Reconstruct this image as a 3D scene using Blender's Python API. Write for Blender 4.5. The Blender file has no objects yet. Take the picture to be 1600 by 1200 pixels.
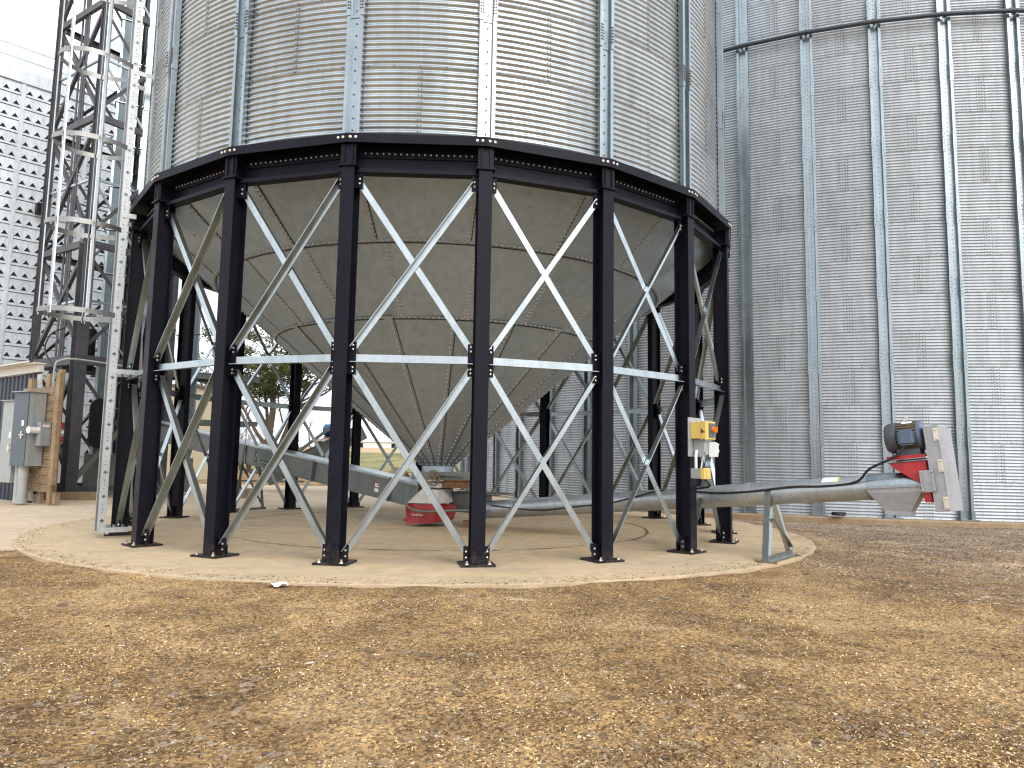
import bpy, bmesh, math, random
import numpy as np
from mathutils import Vector, Matrix

random.seed(7)
rng = np.random.default_rng(11)
R_ = math.radians
scn = bpy.context.scene
COL = scn.collection

# ------------------------------------------------------------------ camera
cam_d = bpy.data.cameras.new("camera")
cam = bpy.data.objects.new("camera", cam_d)
COL.objects.link(cam)
cam_d.sensor_width = 36.0
cam_d.lens = 36.0 * 1136.42 / 1600.0
cam_d.clip_start = 0.05
cam_d.clip_end = 3000.0
PITCH, ROLL, CAMH = 0.104513, 0.016642, 1.0685
fw = Vector((0, math.cos(PITCH), math.sin(PITCH)))
up0 = Vector((0, -math.sin(PITCH), math.cos(PITCH)))
rt0 = Vector((1, 0, 0))
rt = rt0 * math.cos(ROLL) + up0 * math.sin(ROLL)
up = -rt0 * math.sin(ROLL) + up0 * math.cos(ROLL)
M = Matrix((rt, up, -fw)).transposed().to_4x4()
M.translation = Vector((0, 0, CAMH))
cam.matrix_world = M
scn.camera = cam

# ------------------------------------------------------------------ light and sky
SUN_DIR = Vector((0.42, -0.72, 0.62)).normalized()
w = bpy.data.worlds.new("World")
scn.world = w
w.use_nodes = True
nt = w.node_tree
nt.nodes.clear()
N = nt.nodes.new
out = N("ShaderNodeOutputWorld")
sky = N("ShaderNodeTexSky")
sky.sky_type = 'NISHITA'
sky.sun_disc = False
sky.sun_elevation = math.asin(SUN_DIR.z)
sky.sun_rotation = math.atan2(SUN_DIR.x, SUN_DIR.y)
sky.dust_density = 3.0
bg1 = N("ShaderNodeBackground"); bg1.inputs[1].default_value = 0.11
nt.links.new(sky.outputs[0], bg1.inputs[0])
tc = N("ShaderNodeTexCoord")
mp = N("ShaderNodeMapping"); mp.inputs['Scale'].default_value = (1.6, 1.6, 7.0)
nt.links.new(tc.outputs['Generated'], mp.inputs['Vector'])
nz = N("ShaderNodeTexNoise"); nz.inputs['Scale'].default_value = 2.2; nz.inputs['Detail'].default_value = 7; nz.inputs['Roughness'].default_value = 0.55
nt.links.new(mp.outputs[0], nz.inputs['Vector'])
cr = N("ShaderNodeValToRGB")
cr.color_ramp.elements[0].position = 0.30; cr.color_ramp.elements[0].color = (0.40, 0.445, 0.53, 1)
cr.color_ramp.elements[1].position = 0.56; cr.color_ramp.elements[1].color = (1.0, 1.05, 1.10, 1)
nt.links.new(nz.outputs['Fac'], cr.inputs[0])
bg2 = N("ShaderNodeBackground"); bg2.inputs[1].default_value = 1.22
nt.links.new(cr.outputs[0], bg2.inputs[0])
cov = N("ShaderNodeMapRange"); cov.inputs[1].default_value = 0.25; cov.inputs[2].default_value = 0.5; cov.inputs[3].default_value = 0.72; cov.inputs[4].default_value = 1.0
nt.links.new(nz.outputs['Fac'], cov.inputs[0])
mxs = N("ShaderNodeMixShader")
nt.links.new(cov.outputs[0], mxs.inputs[0]); nt.links.new(bg1.outputs[0], mxs.inputs[1]); nt.links.new(bg2.outputs[0], mxs.inputs[2])
nt.links.new(mxs.outputs[0], out.inputs[0])

sl = bpy.data.lights.new("sun", 'SUN')
sl.energy = 1.2
sl.angle = R_(38)
sl.color = (1.0, 0.95, 0.87)
sun = bpy.data.objects.new("sun", sl)
COL.objects.link(sun)
sun.rotation_euler = SUN_DIR.to_track_quat('Z', 'Y').to_euler()
sun.location = SUN_DIR * 60

scn.view_settings.view_transform = 'Standard'
scn.view_settings.look = 'None'
scn.view_settings.exposure = 0.69
scn.view_settings.gamma = 1.0
scn.view_settings.use_curve_mapping = False
scn.cycles.max_bounces = 8
scn.cycles.glossy_bounces = 5
scn.cycles.use_denoising = True
scn.cycles.filter_width = 1.25

# ------------------------------------------------------------------ materials
def newmat(name):
    m = bpy.data.materials.new(name); m.use_nodes = True
    nt = m.node_tree
    b = nt.nodes["Principled BSDF"]
    return m, nt, b

def nd(nt, typ, **kw):
    n = nt.nodes.new(typ)
    for k, v in kw.items():
        if k in n.inputs.keys(): n.inputs[k].default_value = v
        else: setattr(n, k, v)
    return n

def coords(nt, random_offset=False, scale=(1, 1, 1), world=False):
    t = nt.nodes.new("ShaderNodeTexCoord")
    src = t.outputs['Object']
    if world:
        g = nt.nodes.new("ShaderNodeNewGeometry"); src = g.outputs['Position']
    mpn = nt.nodes.new("ShaderNodeMapping"); mpn.inputs['Scale'].default_value = scale
    nt.links.new(src, mpn.inputs['Vector'])
    if random_offset:
        oi = nt.nodes.new("ShaderNodeObjectInfo")
        ml = nt.nodes.new("ShaderNodeMath"); ml.operation = 'MULTIPLY'; ml.inputs[1].default_value = 37.0
        nt.links.new(oi.outputs['Random'], ml.inputs[0])
        nt.links.new(ml.outputs[0], mpn.inputs['Location'])
    return mpn.outputs[0]

def ramp(nt, fac, stops):
    r = nt.nodes.new("ShaderNodeValToRGB")
    els = r.color_ramp.elements
    while len(els) < len(stops): els.new(0.5)
    for e, (p, c) in zip(els, stops):
        e.position = p; e.color = tuple(c) + ((1,) if len(c) == 3 else ())
    nt.links.new(fac, r.inputs[0])
    return r.outputs[0]

def mixc(nt, a, b, fac, mode='MIX'):
    m = nt.nodes.new("ShaderNodeMix"); m.data_type = 'RGBA'; m.blend_type = mode
    for sock, v in ((m.inputs[0], fac), (m.inputs[6], a), (m.inputs[7], b)):
        if hasattr(v, 'is_output'): nt.links.new(v, sock)
        else: sock.default_value = v if not isinstance(v, tuple) else (v + (1,) if len(v) == 3 else v)
    return m.outputs[2]

def noise(nt, vec, scale, detail=4, rough=0.5, dist=0.0):
    n = nt.nodes.new("ShaderNodeTexNoise")
    n.inputs['Scale'].default_value = scale; n.inputs['Detail'].default_value = detail
    n.inputs['Roughness'].default_value = rough; n.inputs['Distortion'].default_value = dist
    nt.links.new(vec, n.inputs['Vector'])
    return n.outputs['Fac']

def bump(nt, b, h, strength=0.3, dist=0.01):
    bn = nt.nodes.new("ShaderNodeBump"); bn.inputs['Strength'].default_value = strength; bn.inputs['Distance'].default_value = dist
    nt.links.new(h, bn.inputs['Height']); nt.links.new(bn.outputs[0], b.inputs['Normal'])

def galv(name, lo, hi, rough=(0.28, 0.48), spangle=70.0, streak=True, dirt=None, dirt_amt=0.35, metallic=1.0, variety=0.0):
    m, nt, b = newmat(name)
    v = coords(nt, True)
    vo = nt.nodes.new("ShaderNodeTexVoronoi"); vo.inputs['Scale'].default_value = spangle
    nt.links.new(v, vo.inputs['Vector'])
    n1 = noise(nt, v, 3.0, 6, 0.6)
    c = ramp(nt, vo.outputs['Color'], [(0.2, lo), (0.8, hi)])
    c2 = ramp(nt, n1, [(0.3, lo), (0.7, hi)])
    c = mixc(nt, c, c2, 0.55)
    if streak:
        vs = coords(nt, True, (9, 9, 0.5))
        s = noise(nt, vs, 1.0, 6, 0.65)
        sf = ramp(nt, s, [(0.42, (1, 1, 1)), (0.72, (0.62, 0.6, 0.57))])
        c = mixc(nt, c, sf, 0.55, 'MULTIPLY')
    if variety:
        oi = nt.nodes.new("ShaderNodeObjectInfo")
        vr = ramp(nt, oi.outputs['Random'], [(0, (1 - variety,) * 3), (1, (1, 1, 1))])
        c = mixc(nt, c, vr, 1.0, 'MULTIPLY')
    if dirt:
        n2 = noise(nt, v, 1.3, 8, 0.65)
        f = ramp(nt, n2, [(0.45, (0, 0, 0)), (0.75, (dirt_amt,) * 3)])
        c = mixc(nt, c, dirt, f)
    nt.links.new(c, b.inputs['Base Color'])
    rr = nt.nodes.new("ShaderNodeMapRange"); rr.inputs[3].default_value = rough[0]; rr.inputs[4].default_value = rough[1]
    nt.links.new(n1, rr.inputs[0]); nt.links.new(rr.outputs[0], b.inputs['Roughness'])
    b.inputs['Metallic'].default_value = metallic
    return m

def paint(name, col, rough=0.4, var=0.25, chips=None, metallic=0.0, dust=None, scale=6.0, spec=0.5):
    m, nt, b = newmat(name)
    b.inputs['Specular IOR Level'].default_value = spec
    v = coords(nt, True)
    n1 = noise(nt, v, scale, 6, 0.6)
    lo = tuple(x * (1 - var) for x in col); hi = tuple(min(1, x * (1 + var)) for x in col)
    c = ramp(nt, n1, [(0.3, lo), (0.7, hi)])
    if dust:
        n3 = noise(nt, coords(nt, True, (1, 1, 0.6)), 2.5, 7, 0.65)
        c = mixc(nt, c, dust[0], ramp(nt, n3, [(0.45, (0, 0, 0)), (0.8, (dust[1],) * 3)]))
    if chips:
        n2 = noise(nt, v, 34, 3, 0.5)
        c = mixc(nt, c, chips, ramp(nt, n2, [(0.75, (0, 0, 0)), (0.765, (1, 1, 1))]))
    nt.links.new(c, b.inputs['Base Color'])
    rr = nt.nodes.new("ShaderNodeMapRange"); rr.inputs[3].default_value = rough * 0.8; rr.inputs[4].default_value = min(1, rough * 1.25)
    nt.links.new(n1, rr.inputs[0]); nt.links.new(rr.outputs[0], b.inputs['Roughness'])
    b.inputs['Metallic'].default_value = metallic
    return m

MAT = {}
MAT['sheet'] = galv("galvanized_sheet", (0.40, 0.445, 0.475), (0.52, 0.565, 0.595), (0.21, 0.31), 2.5, metallic=0.72, variety=0.10)
MAT['tank_sheet'] = galv("tank_sheet", (0.44, 0.48, 0.515), (0.53, 0.57, 0.605), (0.36, 0.44), 1.2, dirt=(0.38, 0.385, 0.39), dirt_amt=0.12, metallic=0.48, variety=0.08)
MAT['stiff'] = galv("stiffener_steel", (0.25, 0.29, 0.31), (0.39, 0.43, 0.455), (0.26, 0.40), 90)
MAT['brace'] = galv("brace_steel", (0.36, 0.41, 0.43), (0.52, 0.57, 0.59), (0.24, 0.40), 90)
MAT['cone'] = galv("hopper_steel", (0.40, 0.475, 0.54), (0.435, 0.51, 0.575), (0.38, 0.44), 2, dirt=(0.36, 0.40, 0.43), dirt_amt=0.35, metallic=0.6, variety=0.14)
MAT['conv'] = galv("conveyor_steel", (0.13, 0.15, 0.145), (0.19, 0.21, 0.205), (0.45, 0.6), 30, dirt=(0.22, 0.20, 0.16), dirt_amt=0.4, metallic=0.55)
MAT['tube'] = galv("auger_tube_steel", (0.38, 0.42, 0.45), (0.52, 0.56, 0.59), (0.30, 0.46), 45, dirt=(0.35, 0.33, 0.30), dirt_amt=0.4, metallic=0.65)
MAT['trunk'] = galv("trunk_steel", (0.11, 0.15, 0.17), (0.165, 0.21, 0.235), (0.4, 0.55), 20, metallic=0.5)
MAT['dryer'] = galv("dryer_sheet", (0.60, 0.64, 0.68), (0.74, 0.77, 0.80), (0.42, 0.55), 14, metallic=0.45, variety=0.12)
MAT['cage'] = galv("ladder_steel", (0.44, 0.46, 0.46), (0.60, 0.62, 0.62), (0.30, 0.45), 60)
MAT['hoop'] = galv("hoop_steel", (0.28, 0.28, 0.27), (0.40, 0.40, 0.385), (0.4, 0.55), 60)
MAT['rail'] = galv("rail_steel", (0.38, 0.40, 0.41), (0.50, 0.52, 0.53), (0.42, 0.6), 60, metallic=0.7)
MAT['zinc'] = paint("zinc_bolt", (0.66, 0.62, 0.52), 0.35, 0.15, metallic=0.9)
MAT['cbolt'] = paint("hopper_bolt", (0.56, 0.53, 0.47), 0.5, 0.12, metallic=0.4)
MAT['dbolt'] = paint("dark_bolt", (0.07, 0.065, 0.06), 0.6, 0.2)
MAT['black'] = paint("black_paint", (0.0065, 0.0068, 0.0135), 0.46, 0.25, chips=(0.05, 0.047, 0.05), dust=((0.05, 0.045, 0.042), 0.10), spec=0.15)
_m = MAT['black']; _nt = _m.node_tree; _b = _nt.nodes["Principled BSDF"]
_src = _b.inputs['Base Color'].links[0].from_socket
_tc = _nt.nodes.new("ShaderNodeNewGeometry"); _sx = _nt.nodes.new("ShaderNodeSeparateXYZ"); _nt.links.new(_tc.outputs['Position'], _sx.inputs[0])
_ad = _nt.nodes.new("ShaderNodeMath"); _ad.operation = 'MULTIPLY_ADD'; _ad.inputs[1].default_value = 1.0
_nt.links.new(noise(_nt, _tc.outputs['Position'], 16, 6, 0.7), _ad.inputs[0]); _nt.links.new(_sx.outputs[2], _ad.inputs[2])
_f = ramp(_nt, _ad.outputs[0], [(0.36, (0.30,) * 3), (0.66, (0, 0, 0))])
_nt.links.new(mixc(_nt, _src, (0.17, 0.125, 0.08), _f), _b.inputs['Base Color'])
MAT['tower'] = paint("tower_paint", (0.055, 0.053, 0.060), 0.5, 0.25, dust=((0.16, 0.15, 0.145), 0.4))
MAT['windpipe'] = paint("wind_ring_paint", (0.035, 0.042, 0.055), 0.4, 0.2)
MAT['rubber'] = paint("black_rubber", (0.014, 0.014, 0.015), 0.5, 0.2)
MAT['guard'] = paint("pulley_guard_black", (0.006, 0.006, 0.008), 0.5, 0.2, spec=0.2)
MAT['red'] = paint("red_paint", (0.40, 0.012, 0.018), 0.38, 0.2, dust=((0.45, 0.22, 0.16), 0.3))
MAT['redold'] = paint("worn_red_paint", (0.27, 0.008, 0.014), 0.45, 0.35, chips=(0.45, 0.36, 0.30), dust=((0.42, 0.16, 0.13), 0.65), scale=11)
MAT['motor'] = paint("motor_blue_grey", (0.085, 0.12, 0.175), 0.38, 0.15)
MAT['motord'] = paint("motor_dark_grey", (0.075, 0.085, 0.10), 0.45, 0.15)
MAT['fin'] = paint("motor_fin_dusty", (0.12, 0.10, 0.075), 0.7, 0.3, dust=((0.36, 0.26, 0.13), 0.9), scale=20)
MAT['guardgrey'] = galv("belt_guard_grey", (0.33, 0.33, 0.34), (0.43, 0.43, 0.44), (0.42, 0.55), 30, metallic=0.55, streak=False)
MAT['yellow'] = paint("yellow_plastic", (0.72, 0.50, 0.13), 0.5, 0.08)
MAT['white'] = paint("white_plastic", (0.78, 0.78, 0.76), 0.45, 0.05)
MAT['greybox'] = paint("grey_enclosure", (0.36, 0.38, 0.38), 0.45, 0.10, metallic=0.25)
MAT['doorgrey'] = paint("dark_grey_door", (0.085, 0.11, 0.13), 0.42, 0.15)
MAT['steelbox'] = galv("enclosure_galvanized", (0.36, 0.39, 0.40), (0.46, 0.49, 0.50), (0.45, 0.6), 35, metallic=0.35)
MAT['pvc'] = paint("grey_pvc", (0.38, 0.39, 0.385), 0.5, 0.10, dust=((0.42, 0.36, 0.28), 0.4))
MAT['navy'] = paint("navy_steel_siding", (0.022, 0.028, 0.048), 0.4, 0.2, dust=((0.16, 0.13, 0.10), 0.15))
MAT['trim'] = paint("cream_trim", (0.62, 0.58, 0.51), 0.5, 0.08)
MAT['orange'] = paint("orange_knob", (0.75, 0.22, 0.02), 0.4, 0.05)
MAT['brass'] = paint("worn_brass", (0.20, 0.155, 0.075), 0.5, 0.3, metallic=0.6)
MAT['rust'] = paint("rusty_steel", (0.15, 0.075, 0.035), 0.8, 0.5, scale=14)
MAT['hood'] = paint("weathered_chute_white", (0.50, 0.47, 0.42), 0.7, 0.2, dust=((0.22, 0.20, 0.18), 0.8), scale=9)
MAT['blue'] = paint("motor_blue", (0.01, 0.13, 0.30), 0.4, 0.15)
MAT['green'] = paint("dark_green_print", (0.004, 0.045, 0.03), 0.5, 0.1)
MAT['print'] = paint("white_print", (0.75, 0.75, 0.72), 0.5, 0.05)
MAT['printblack'] = paint("black_print", (0.02, 0.02, 0.02), 0.5, 0.05)
MAT['printred'] = paint("red_print", (0.35, 0.02, 0.04), 0.5, 0.05)
MAT['printyellow'] = paint("yellow_print", (0.8, 0.62, 0.02), 0.5, 0.05)
MAT['cream'] = paint("cream_wall", (0.66, 0.56, 0.36), 0.7, 0.1)
MAT['barn'] = paint("white_barn_siding", (0.72, 0.70, 0.66), 0.6, 0.1)
MAT['barnroof'] = paint("barn_roof_steel", (0.55, 0.55, 0.54), 0.5, 0.1)
MAT['shingle'] = paint("brown_shingle", (0.17, 0.125, 0.09), 0.9, 0.3)
MAT['hose'] = paint("green_grey_hose", (0.10, 0.16, 0.13), 0.5, 0.1)
MAT['bark'] = paint("pine_bark", (0.12, 0.085, 0.058), 0.95, 0.4, scale=12)
MAT['twig'] = paint("bare_twig", (0.135, 0.085, 0.062), 0.95, 0.3)
MAT['void'] = paint("dark_duct_interior", (0.008, 0.008, 0.009), 0.9, 0.1)

def foliage(name, a, b_):
    m, nt, b = newmat(name)
    v = coords(nt, False)
    n1 = noise(nt, v, 1.6, 4, 0.6)
    g = nt.nodes.new("ShaderNodeNewGeometry")
    c = ramp(nt, n1, [(0.35, a), (0.65, b_)])
    rr = ramp(nt, g.outputs['Random Per Island'], [(0, (0.55, 0.55, 0.55)), (1, (1.35, 1.3, 1.1))])
    c = mixc(nt, c, rr, 1.0, 'MULTIPLY')
    nt.links.new(c, b.inputs['Base Color']); b.inputs['Roughness'].default_value = 0.75
    return m
MAT['needle'] = foliage("pine_needles", (0.06, 0.09, 0.018), (0.11, 0.14, 0.03))

def wood(name, a, b_):
    m, nt, b = newmat(name)
    v = coords(nt, True, (1, 1, 1))
    wv = nt.nodes.new("ShaderNodeTexWave"); wv.inputs['Scale'].default_value = 9; wv.inputs['Distortion'].default_value = 7
    wv.inputs['Detail'].default_value = 4; wv.inputs['Detail Scale'].default_value = 1.5
    wv.bands_direction = 'Z'
    nt.links.new(v, wv.inputs['Vector'])
    n2 = noise(nt, v, 6, 6, 0.6)
    c = ramp(nt, wv.outputs['Fac'], [(0.1, a), (0.9, b_)])
    c = mixc(nt, c, ramp(nt, n2, [(0.35, (0.6, 0.58, 0.55)), (0.65, (1.05, 1.05, 1.05))]), 0.8, 'MULTIPLY')
    nt.links.new(c, b.inputs['Base Color']); b.inputs['Roughness'].default_value = 0.8
    bump(nt, b, wv.outputs['Fac'], 0.25, 0.004)
    return m
MAT['plank'] = wood("weathered_plank", (0.24, 0.165, 0.10), (0.38, 0.28, 0.18))
MAT['post'] = wood("fresh_lumber", (0.30, 0.205, 0.115), (0.43, 0.305, 0.18))

def greyer(nt, v, c):
    """bare crushed stone, greyer than the grain husk, lies towards the tank"""
    sx = nt.nodes.new("ShaderNodeSeparateXYZ"); nt.links.new(v, sx.inputs[0])
    ma = nt.nodes.new("ShaderNodeMath"); ma.operation = 'MULTIPLY_ADD'; ma.inputs[1].default_value = 0.42; nt.links.new(sx.outputs[1], ma.inputs[0]); nt.links.new(sx.outputs[0], ma.inputs[2])
    mn = nt.nodes.new("ShaderNodeMath"); mn.operation = 'MULTIPLY_ADD'; mn.inputs[1].default_value = 4.5; nt.links.new(noise(nt, v, 0.6, 5, 0.6), mn.inputs[0]); nt.links.new(ma.outputs[0], mn.inputs[2])
    mr = nt.nodes.new("ShaderNodeMapRange"); mr.inputs[1].default_value = 7.6; mr.inputs[2].default_value = 14.5; mr.inputs[3].default_value = 0.0; mr.inputs[4].default_value = 0.62
    nt.links.new(mn.outputs[0], mr.inputs[0])
    hs = nt.nodes.new("ShaderNodeHueSaturation"); hs.inputs['Saturation'].default_value = 0.58; hs.inputs['Value'].default_value = 0.98; nt.links.new(c, hs.inputs['Color'])
    return mixc(nt, c, hs.outputs[0], mr.outputs[0])

def ground_mat():
    m, nt, b = newmat("gravel_and_grain_husk")
    v = coords(nt, world=True)
    big = noise(nt, v, 0.55, 5, 0.6, 0.6)
    mid = noise(nt, v, 2.6, 6, 0.65, 0.3)
    fine = noise(nt, v, 46, 5, 0.7)
    vo = nt.nodes.new("ShaderNodeTexVoronoi"); vo.inputs['Scale'].default_value = 60; nt.links.new(v, vo.inputs['Vector'])
    vo2 = nt.nodes.new("ShaderNodeTexVoronoi"); vo2.inputs['Scale'].default_value = 26; nt.links.new(v, vo2.inputs['Vector'])
    c1 = ramp(nt, big, [(0.36, (0.15, 0.088, 0.046)), (0.5, (0.30, 0.187, 0.088)), (0.62, (0.52, 0.36, 0.195))])
    c2 = ramp(nt, mid, [(0.38, (0.12, 0.077, 0.042)), (0.62, (0.40, 0.27, 0.13))])
    c = mixc(nt, c1, c2, 0.5)
    c3 = ramp(nt, vo.outputs['Color'], [(0.12, (0.40, 0.36, 0.30)), (0.5, (1.0, 1.0, 1.0)), (0.88, (1.9, 1.75, 1.45))])
    c = mixc(nt, c, c3, 0.85, 'MULTIPLY')
    c4 = ramp(nt, vo2.outputs['Color'], [(0.80, (0, 0, 0)), (0.84, (1, 1, 1))])
    c = mixc(nt, c, (0.40, 0.34, 0.28), mixc(nt, (0, 0, 0), c4, ramp(nt, big, [(0.4, (0.55,) * 3), (0.6, (0.15,) * 3)])))
    # pale dust blown in the middle of the yard, its own patches
    d = noise(nt, v, 1.15, 6, 0.6, 1.2)
    c = mixc(nt, c, (0.46, 0.33, 0.18), ramp(nt, d, [(0.57, (0, 0, 0)), (0.72, (0.75,) * 3)]))
    c = greyer(nt, v, c)
    for (cx, cy, kx, ky, amt) in ((0.10, 5.98, 1.9, 5.5, 0.75), (-0.38, 6.08, 2.2, 6.5, 0.6), (0.58, 5.2, 2.6, 8.0, 0.85), (0.95, 4.98, 1.6, 6.0, 0.4), (1.15, 3.75, 7.0, 7.0, 0.5), (2.0, 4.3, 6.0, 6.0, 0.45)):
        sb = nd(nt, "ShaderNodeVectorMath", operation='SUBTRACT'); sb.inputs[1].default_value = (cx, cy, 0); nt.links.new(v, sb.inputs[0])
        sc = nd(nt, "ShaderNodeVectorMath", operation='MULTIPLY'); sc.inputs[1].default_value = (kx, ky, 0); nt.links.new(sb.outputs[0], sc.inputs[0])
        ln = nd(nt, "ShaderNodeVectorMath", operation='LENGTH'); nt.links.new(sc.outputs[0], ln.inputs[0])
        ad = nd(nt, "ShaderNodeMath", operation='MULTIPLY_ADD'); ad.inputs[1].default_value = 1.5; nt.links.new(noise(nt, v, 9, 6, 0.7), ad.inputs[0]); nt.links.new(ln.outputs['Value'], ad.inputs[2])
        c = mixc(nt, c, (0.60, 0.50, 0.35), ramp(nt, ad.outputs[0], [(0.85, (amt,) * 3), (1.0, (0, 0, 0))]))
    nt.links.new(c, b.inputs['Base Color']); b.inputs['Roughness'].default_value = 0.95
    b.inputs['Specular IOR Level'].default_value = 0.15
    vo3 = nt.nodes.new("ShaderNodeTexVoronoi"); vo3.inputs['Scale'].default_value = 130; nt.links.new(v, vo3.inputs['Vector'])
    h = nt.nodes.new("ShaderNodeMath"); h.operation = 'ADD'
    nt.links.new(vo.outputs['Distance'], h.inputs[0]); nt.links.new(fine, h.inputs[1])
    bump(nt, b, h.outputs[0], 0.8, 0.012)
    return m
MAT['ground'] = ground_mat()

def concrete(name, base, dust, stain=True):
    m, nt, b = newmat(name)
    v = coords(nt, world=True)
    n1 = noise(nt, v, 0.8, 7, 0.6, 0.5)
    n2 = noise(nt, v, 5, 6, 0.65)
    n3 = noise(nt, v, 90, 3, 0.6)
    c = ramp(nt, n1, [(0.3, tuple(x * 0.82 for x in base)), (0.7, tuple(x * 1.08 for x in base))])
    c = mixc(nt, c, dust, ramp(nt, noise(nt, coords(nt, world=True, scale=(0.5, 1.6, 1)), 1.4, 7, 0.65), [(0.4, (0.1,) * 3), (0.68, (0.75,) * 3)]))
    c = mixc(nt, c, ramp(nt, n2, [(0.3, (0.80, 0.78, 0.75)), (0.65, (1.05, 1.05, 1.05))]), 0.9, 'MULTIPLY')
    c = mixc(nt, c, ramp(nt, n3, [(0.35, (0.85,) * 3), (0.65, (1.08,) * 3)]), 0.8, 'MULTIPLY')
    if stain:
        # rust-and-grain stain that lies under the auger boot
        g = nt.nodes.new("ShaderNodeNewGeometry")
        sb = nt.nodes.new("ShaderNodeVectorMath"); sb.operation = 'SUBTRACT'; sb.inputs[1].default_value = (-0.1, 11.35, 0)
        nt.links.new(g.outputs['Position'], sb.inputs[0])
        sc = nt.nodes.new("ShaderNodeVectorMath"); sc.operation = 'MULTIPLY'; sc.inputs[1].default_value = (0.62, 1.15, 0)
        nt.links.new(sb.outputs[0], sc.inputs[0])
        ln = nt.nodes.new("ShaderNodeVectorMath"); ln.operation = 'LENGTH'; nt.links.new(sc.outputs[0], ln.inputs[0])
        ad = nt.nodes.new("ShaderNodeMath"); ad.operation = 'MULTIPLY_ADD'; ad.inputs[1].default_value = 1.6
        nt.links.new(n1, ad.inputs[0]); nt.links.new(ln.outputs['Value'], ad.inputs[2])
        f = ramp(nt, ad.outputs[0], [(0.62, (0.75,) * 3), (0.98, (0, 0, 0))])
        f2 = nt.nodes.new("ShaderNodeMapRange"); f2.inputs[1].default_value = 0.75; f2.inputs[2].default_value = 1.9; f2.inputs[3].default_value = 0.6; f2.inputs[4].default_value = 0.0
        nt.links.new(ad.outputs[0], f2.inputs[0])
        c = mixc(nt, c, (0.20, 0.105, 0.028), f2.outputs[0])
    sp = noise(nt, v, 17, 2, 0.5)
    c = mixc(nt, c, (0.10, 0.07, 0.05), ramp(nt, sp, [(0.735, (0, 0, 0)), (0.76, (0.8,) * 3)]))
    nt.links.new(c, b.inputs['Base Color']); b.inputs['Roughness'].default_value = 0.85
    b.inputs['Specular IOR Level'].default_value = 0.25
    bump(nt, b, n3, 0.25, 0.004)
    return m
MAT['pad'] = concrete("pad_concrete", (0.52, 0.41, 0.28), (0.63, 0.455, 0.27))
MAT['yard'] = concrete("yard_concrete", (0.60, 0.49, 0.36), (0.64, 0.48, 0.32), False)
MAT['footing'] = concrete("footing_concrete", (0.36, 0.27, 0.18), (0.40, 0.28, 0.16), False)

def grass_mat():
    m, nt, b = newmat("winter_grass")
    v = coords(nt, world=True, scale=(1, 0.35, 1))
    n1 = noise(nt, v, 0.25, 6, 0.65)
    n2 = noise(nt, v, 3.0, 6, 0.7)
    c = ramp(nt, n1, [(0.35, (0.10, 0.12, 0.025)), (0.52, (0.20, 0.185, 0.045)), (0.66, (0.34, 0.24, 0.09))])
    c = mixc(nt, c, ramp(nt, n2, [(0.3, (0.6,) * 3), (0.7, (1.2,) * 3)]), 1.0, 'MULTIPLY')
    nt.links.new(c, b.inputs['Base Color']); b.inputs['Roughness'].default_value = 0.95
    return m
MAT['grass'] = grass_mat()
MAT['straw'] = paint("dry_straw_field", (0.42, 0.30, 0.15), 0.95, 0.25, scale=0.4)

def chip_mat(name, stops):
    m, nt, b = newmat(name)
    g = nt.nodes.new("ShaderNodeNewGeometry")
    c = ramp(nt, g.outputs['Random Per Island'], stops)
    v = coords(nt, world=True)
    pn = noise(nt, v, 0.75, 5, 0.6, 0.8)
    c = mixc(nt, c, ramp(nt, pn, [(0.34, (0.66, 0.60, 0.55)), (0.5, (1.10, 1.05, 0.98)), (0.64, (1.48, 1.38, 1.22))]), 1.0, 'MULTIPLY')
    c = greyer(nt, v, c)
    nt.links.new(c, b.inputs['Base Color']); b.inputs['Roughness'].default_value = 0.8
    b.inputs['Specular IOR Level'].default_value = 0.3
    return m
MAT['husk'] = chip_mat("husk_chips", [(0.0, (0.035, 0.02, 0.012)), (0.28, (0.13, 0.075, 0.036)), (0.5, (0.31, 0.195, 0.092)), (0.78, (0.54, 0.385, 0.20)), (0.93, (0.70, 0.54, 0.29)), (1.0, (0.78, 0.70, 0.56))])
MAT['stone'] = chip_mat("gravel_stone", [(0.0, (0.11, 0.075, 0.05)), (0.45, (0.24, 0.175, 0.125)), (0.85, (0.36, 0.29, 0.24)), (1.0, (0.50, 0.45, 0.41))])
MAT['dirt'] = paint("dirt_clod", (0.14, 0.09, 0.05), 0.95, 0.4, scale=18)

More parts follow.
